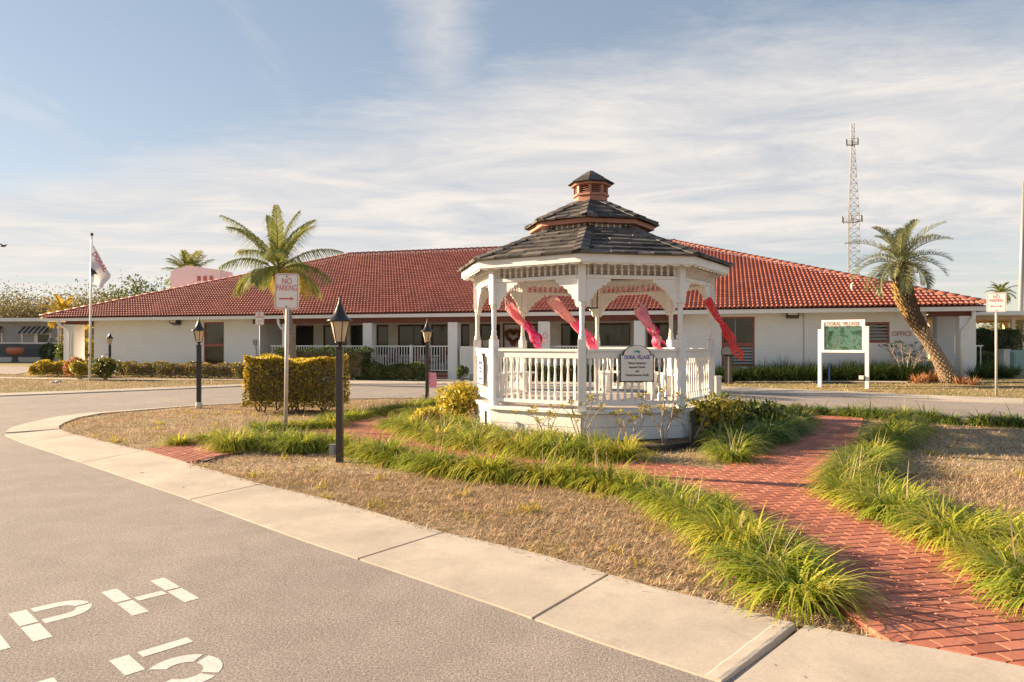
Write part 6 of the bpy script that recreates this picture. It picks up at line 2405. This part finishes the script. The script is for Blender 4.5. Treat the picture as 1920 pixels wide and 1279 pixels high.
def palm(name, label, loc, trunk_pts, trunk_rad, crown, nf, length, seed, leafm, el=(1.35, -.25), droop=(1.0, 1.6), leaflen=.45, nleaf=34, ptw=.03, curl=.55, vee=.5, bark='bark_palm', cat='palm tree', dead=None, group=None):
    r = np.random.default_rng(seed)
    root = thing(name, label, cat, loc, 0, group)
    MB().tube(trunk_pts, trunk_rad, 14).build('trunk', bark, root, True)
    crown = np.array(crown)
    for i in range(nf):
        t = i / max(1, nf - 1)
        az = i * 2.39996 + r.uniform(-.2, .2)
        e0 = el[0] + (el[1] - el[0]) * t + r.uniform(-.08, .08)
        ln = length * (.75 + .3 * math.sin(math.pi * min(1, .2 + t))) * r.uniform(.92, 1.08)
        pts, V = frond(r, az, e0, ln, droop[0] + (droop[1] - droop[0]) * t, nleaf, leaflen, ptw, curl, vee)
        pts = pts + crown; V = V + crown
        mname = dead if (dead and t > .94) else leafm
        fo_ = np_mesh('frond', V, np.arange(len(V)).reshape(-1, 4), mname, root)
        MB().tube([tuple(p) for p in pts], [.022 * length / 2 * (1 - .85 * k / (len(pts) - 1)) for k in range(len(pts))], 5).build('midrib', leafm, fo_)
    return root


pY = 26.3
px0, pz0 = at(549, pY), 0
palm('feather_palm', 'green feather palm rising behind the golden hedge before the porch', (px0, pY, -.03),
     [(0, 0, 0), (.0, 0, .8), (-.04, 0, 1.7), (-.2, 0, 2.7), (-.45, 0, 3.6), (-.55, 0, 4.2)], [.17, .14, .135, .14, .17, .15], (-.56, 0, 4.25), 20, 2.6, 5, 'palm_leaf', el=(1.45, .0), droop=(.6, 1.6), leaflen=.66, nleaf=58, ptw=.032, curl=.75, vee=.1, dead='palm_leaf_gold')
feather = bpy.data.objects['feather_palm']
mb = MB()
for i in range(60):
    a = i * 2.4; z = 3.3 + (i / 60) * .85
    cx_ = -.35 - .2 * (z - 3.3) / .85
    mb.tube([(cx_ + .13 * math.cos(a), .13 * math.sin(a), z), (cx_ + .24 * math.cos(a), .24 * math.sin(a), z + .16)], [.045, .02], 5)
mb.build('leaf_bases', 'palm_boot', feather)['kind'] = 'stuff'

# leaning palm on the right
bxp, byp = gp(1778, 716)
byp = byp
gz = G(bxp, byp) - .03


def lp_(px, py):
    return (at(px, byp) - bxp, 0, zat(py, byp) - gz)


tp = [lp_(1781, 718), lp_(1774, 698), lp_(1758, 668), lp_(1736, 632), lp_(1713, 595), lp_(1698, 562), lp_(1690, 530), lp_(1688, 495)]
tp[0] = (tp[0][0], 0, -.05)
tr_ = [.28, .22, .18, .165, .20, .235, .235, .18]
palm('leaning_palm', 'stout leaning palm with grey green arching fronds before the OFFICE wall', (bxp, byp, gz), tp, tr_, tp[-1], 30, 1.75, 9, 'palm_leaf_blue', el=(1.45, -.35), droop=(.7, 2.0), leaflen=.42, nleaf=44, ptw=.026, curl=.25, vee=.75)
lean = bpy.data.objects['leaning_palm']
for (mat_, lo, hi, nn, side_) in (('palm_stub', 0.0, .50, 260, None), ('palm_boot', .46, 1.0, 330, None), ('palm_boot_sunlit', .60, .84, 70, -1)):  # last set paints sunlight in gold on the left of the trunk
    mb = MB()
    for i in range(nn):
        t = lo + (hi - lo) * (i + .5) / nn
        f = t * (len(tp) - 1); k = min(len(tp) - 2, int(f)); w = f - k
        c = Vector(tp[k]).lerp(Vector(tp[k + 1]), w); rad = tr_[k] + (tr_[k + 1] - tr_[k]) * w
        ax = (Vector(tp[k + 1]) - Vector(tp[k])).normalized()
        a = i * 2.39996 if side_ is None else math.pi + random.uniform(-.9, .6)
        e1 = Vector((0, 1, 0)); e2 = e1.cross(ax)
        d = e2 * math.cos(a) + e1 * math.sin(a)
        big = .35 if t < .42 else .9
        p = c + d * (rad * .92)
        q = c + d * (rad * 1.02 + .07 * big * random.uniform(.6, 1.3)) + ax * (.15 * big * random.uniform(.6, 1.2))
        mb.tube([p - ax * .03, p.lerp(q, .6), q], [.05 * (.6 + .4 * big), .04 * (.5 + .5 * big), .016], 5)
    mb.build('leaf_base_stubs', mat_, lean)['kind'] = 'stuff'
# reddish dry plants round its foot
for i, (px, py, s, lab) in enumerate([(1722, 716, 1.0, 'russet bromeliad clump left of the leaning palm foot'), (1745, 714, .95, 'russet bromeliad clump against the leaning palm foot'), (1800, 718, .8, 'russet bromeliad clump right of the leaning palm foot'), (1824, 720, .65, 'smallest russet bromeliad clump right of the leaning palm')]):
    x, y = gp(px, py)
    clump(x, y, G(x, y) - .03, s, lab, 'bromeliads round the leaning palm', CL_R, straw=False, cat='plant', name='bromeliad')

# palms farther away
palm('fan_palm', 'cabbage palm crown behind the white parapet box', (at(355, 50), 50, 0), [(0, 0, 0), (0, 0, 3), (.05, 0, zat(515, 50))], [.25, .2, .22], (.05, 0, zat(520, 50)), 26, 2.0, 21, 'palm_leaf', el=(1.45, -.3), droop=(.3, 1.3), leaflen=.85, nleaf=22, ptw=.07, curl=.35, vee=.2)
palm('far_palm', 'small feather palm far behind the right parking sign', (at(1876, 80), 80, 0), [(0, 0, 0), (0, 0, 4), (.05, 0, zat(552, 80))], [.22, .16, .18], (.05, 0, zat(552, 80)), 22, 1.9, 22, 'palm_leaf', el=(1.4, -.4), droop=(.8, 1.9), leaflen=.5, nleaf=30, ptw=.06)
palm('golden_palm', 'yellowish palm behind the left end of the tile roof', (at(118, 52), 52, 0), [(0, 0, 0), (0, 0, 1.5), (.05, 0, zat(590, 52))], [.2, .16, .15], (.05, 0, zat(590, 52)), 18, 1.9, 23, 'palm_leaf_gold', el=(1.35, .0), droop=(.7, 1.7), leaflen=.55, nleaf=30, ptw=.06)
palm('golden_palm', 'small yellow green palm seen through the left end porch', (at(152, 47), 47, 0), [(0, 0, 0), (0, 0, .8), (.02, 0, 1.7)], [.16, .12, .12], (.02, 0, 1.7), 16, 1.5, 24, 'palm_leaf_gold', el=(1.3, -.1), droop=(.7, 1.7), leaflen=.5, nleaf=28, ptw=.06)


# ---- broadleaf trees in the distance
def tree(px, Y, pytop, w, label, leafm, seed, nleaf=5200, lsize=.27, base=0.0, group='trees along the left horizon', dens=1.0):
    r = np.random.default_rng(seed)
    H = zat(pytop, Y) - base
    x = at(px, Y)
    root = thing('broadleaf_tree', label, 'tree', (x, Y, base), 0, group)
    mb = MB()
    mb.tube([(0, 0, 0), (.1, 0, H * .25), (0, .1, H * .45)], [.28, .22, .16], 8)
    cl = []
    nb = 11
    for i in range(nb):
        a = i * 2.4 + r.uniform(-.3, .3)
        rr = w * .5 * math.sqrt((i + .6) / nb)
        zt = H * (1 - .42 * (rr / (w * .5)) ** 1.6) * r.uniform(.86, 1.0)
        e = np.array([rr * math.cos(a), rr * math.sin(a), zt - .5])
        mb.tube([(0, 0, H * .28), (e[0] * .5, e[1] * .5, H * .28 + (e[2] - H * .28) * .6), tuple(e)], [.14, .08, .03], 5)
        for _ in range(3):
            cl.append(e + r.normal(0, [w * .085, w * .085, H * .07]))
        cl.append(np.array([e[0] * .8, e[1] * .8, H * r.uniform(.3, .62)]))
    mb.build('trunk', 'bark', root)
    per = int(nleaf * dens / len(cl))
    parts = []
    for c in cl:
        sz = r.uniform(.55, 1.15) * w * .13
        d = r.normal(size=(per, 3)) * np.array([sz, sz, sz * .62])
        parts.append(leaves(per, c + d, lsize))
    np_mesh('crown', *join(parts), leafm, root)
    return root


tl = [(-30, 72, 553, 11, 'tree_leaf', 'broad olive tree cut by the left edge of the picture'),
      (28, 85, 545, 9, 'tree_leaf_green', 'darker tree rising above the grey home roof at far left'),
      (62, 74, 556, 9, 'tree_leaf', 'straw brown tree behind the grey home roof'),
      (105, 80, 553, 9, 'tree_leaf', 'pale brown tree left of the flagpole'),
      (150, 78, 556, 10, 'tree_leaf', 'brown tree directly behind the flagpole'),
      (200, 70, 548, 8, 'tree_leaf', 'olive brown tree just right of the flagpole'),
      (248, 66, 534, 8, 'tree_leaf_green', 'greenish tree between the flagpole and the parapet box'),
      (292, 64, 520, 6, 'tree_leaf_green', 'taller thin tree close to the left of the cabbage palm'),
      (-120, 70, 548, 12, 'tree_leaf', 'tree beyond the left edge of the picture')]
for i, (px, Y, pt_, w, lm, lab) in enumerate(tl[:8]):
    tree(px, Y, pt_, w, lab, lm, 60 + i)
for i, (px, Y, pt_, lab) in enumerate([(1842, 75, 606, 'green tree far behind the carport'), (1895, 68, 600, 'green tree behind the carport post'), (1940, 90, 585, 'tree at the right edge beyond the carport')]):
    tree(px, Y, pt_, 8, lab, 'tree_leaf_green', 80 + i, 3600, group='trees beyond the carport', base=.3)
# shaded greenery seen through the left end porch
bush(at(124, 50), 50, -.03, (.7, .7, .9), 1200, .2, 'green shrub seen between the left end column and the grey home', ['green_leaf'], 31)
bush(at(163, 46), 46, -.03, (.9, .7, 1.0), 1500, .2, 'yellow green shrub seen through the left end porch', ['yellow_leaf'], 32)

# ================================================================== TURF
def turf(name, P, z, lmin, lmax, width, label_kind='stuff'):
    n = len(P)
    base = np.stack([P[:, 0], P[:, 1], z], 1)
    V, Fq = blades(base, rng.uniform(0, 2 * np.pi, n), np.abs(rng.normal(1.05, .35, n)), rng.uniform(lmin, lmax, n), np.full(n, width) * rng.uniform(.6, 1.3, n), rng.uniform(.1, .9, n), 2)
    o = np_mesh(name, V, Fq, 'turf_blade')
    struct(o, 'stuff')
    return o


def scatter(n, x0, x1, y0, y1, test):
    P = np.stack([rng.uniform(x0, x1, n), rng.uniform(y0, y1, n)], 1)
    return P[test(P)]


def on_island(P, grow=.0):
    edge = dist_line(P, INN_NEAR + INN_TAIL)
    return in_poly(P, island) & ~near_path(P, -.02) & (np.hypot(P[:, 0] - GC[0], P[:, 1] - GC[1]) > 2.2) & ((P[:, 0] / P[:, 1] < .85) & (P[:, 0] / P[:, 1] > -.8))


def patchy(P):
    """worn spots where soil shows"""
    v = np.sin(P[:, 0] * 2.3 + 1.3 * np.sin(P[:, 1] * 1.7)) * np.sin(P[:, 1] * 2.9 + 1.1 * np.cos(P[:, 0] * 2.1))
    w = np.sin(P[:, 0] * 9.1 + 2 * np.sin(P[:, 1] * 7.3)) * np.sin(P[:, 1] * 8.3 + 2 * np.cos(P[:, 0] * 6.7))
    return rng.random(len(P)) < np.clip(.95 - .75 * np.clip(v - .3, 0, 1) - .35 * np.clip(w, 0, 1), .08, 1)


P = scatter(560000, -9, 8, 3.2, 8.2, on_island); P = P[patchy(P)]
turf('dry_turf', P, soil_z(P[:, 0], P[:, 1]), .03, .075, .0055)
P = scatter(330000, -9.5, 12, 8.2, 19.5, on_island); P = P[patchy(P)]
turf('dry_turf', P, soil_z(P[:, 0], P[:, 1]), .035, .085, .009)
def spill(P):
    d = dist_line(P, INN_NEAR)
    return (d < np.abs(rng.normal(0, .045, len(P)))) & ~in_poly(P, island) & ~near_path(P, .05)


P = scatter(260000, -9, 2, 3.4, 14, spill)
turf('kerb_edge_turf', P, np.full(len(P), .036), .03, .08, .006)
# low green weeds in the dry turf
wp_ = []
for i in range(150):
    c0 = np.array([rng.uniform(-7, 6), rng.uniform(4, 17)])
    if not on_island(c0[None])[0]:
        continue
    k = int(rng.integers(14, 40))
    wp_.append(c0 + rng.normal(0, .05, (k, 2)))
wp_ = np.concatenate(wp_)
b3 = np.stack([wp_[:, 0], wp_[:, 1], soil_z(wp_[:, 0], wp_[:, 1])], 1)
n = len(b3)
V, Fq = blades(b3, rng.uniform(0, 6.28, n), np.abs(rng.normal(.5, .4, n)), rng.uniform(.05, .12, n), rng.uniform(.006, .012, n), rng.uniform(.3, 1.2, n), 2)
struct(np_mesh('weed_patches', V, Fq, 'yellow_leaf'), 'stuff')
# dead leaves blown over kerb, road edge, path and lawn
P = np.stack([rng.uniform(-6, 5, 420), rng.uniform(3.2, 13, 420)], 1)
dk = dist_line(P, INN_NEAR + INN_TAIL)
P = P[(dk < .9) & (rng.random(420) < np.exp(-dk * 2.2)) | near_path(P, .1) & (rng.random(420) < .35)]
pts = np.stack([P[:, 0], P[:, 1], np.full(len(P), .054)], 1)
a_ = rng.uniform(0, 6.28, len(P)); L_ = rng.uniform(.012, .03, len(P)); h_ = rng.uniform(.002, .012, len(P))
ax_ = np.stack([np.cos(a_), np.sin(a_), np.zeros(len(P))], 1); bx_ = np.stack([-np.sin(a_), np.cos(a_), np.zeros(len(P))], 1)
V = np.stack([pts - ax_ * L_[:, None], pts + bx_ * L_[:, None] * .4 + np.array([0, 0, 1]) * h_[:, None], pts + ax_ * L_[:, None], pts - bx_ * L_[:, None] * .4 + np.array([0, 0, 1]) * h_[:, None]], 1).reshape(-1, 3)
struct(np_mesh('leaf_litter', V, np.arange(len(V)).reshape(-1, 4), 'dry_frond'), 'stuff')
# lawn strips beyond the far kerb
edgeL = FAR_L


def beyond(P):
    k = in_poly(P, FAR_L + [(60, 60), (-60, 60)])
    lx = (P[:, 0] - CL[0]) * u_.x + (P[:, 1] - CL[1]) * u_.y
    ly = (P[:, 0] - CL[0]) * n_.x + (P[:, 1] - CL[1]) * n_.y
    y_ = P[:, 1]
    walk = (P[:, 0] > at(560, 28)) & (P[:, 0] < at(1300, 28))
    return k & ~walk & (ly < -.8) & (np.abs(P[:, 0] / y_) < .8)


P = scatter(190000, -28, 22, 17, 36, beyond)
turf('far_turf', P, np.array([G(x, y) for x, y in P]) - .03, .04, .09, .022)
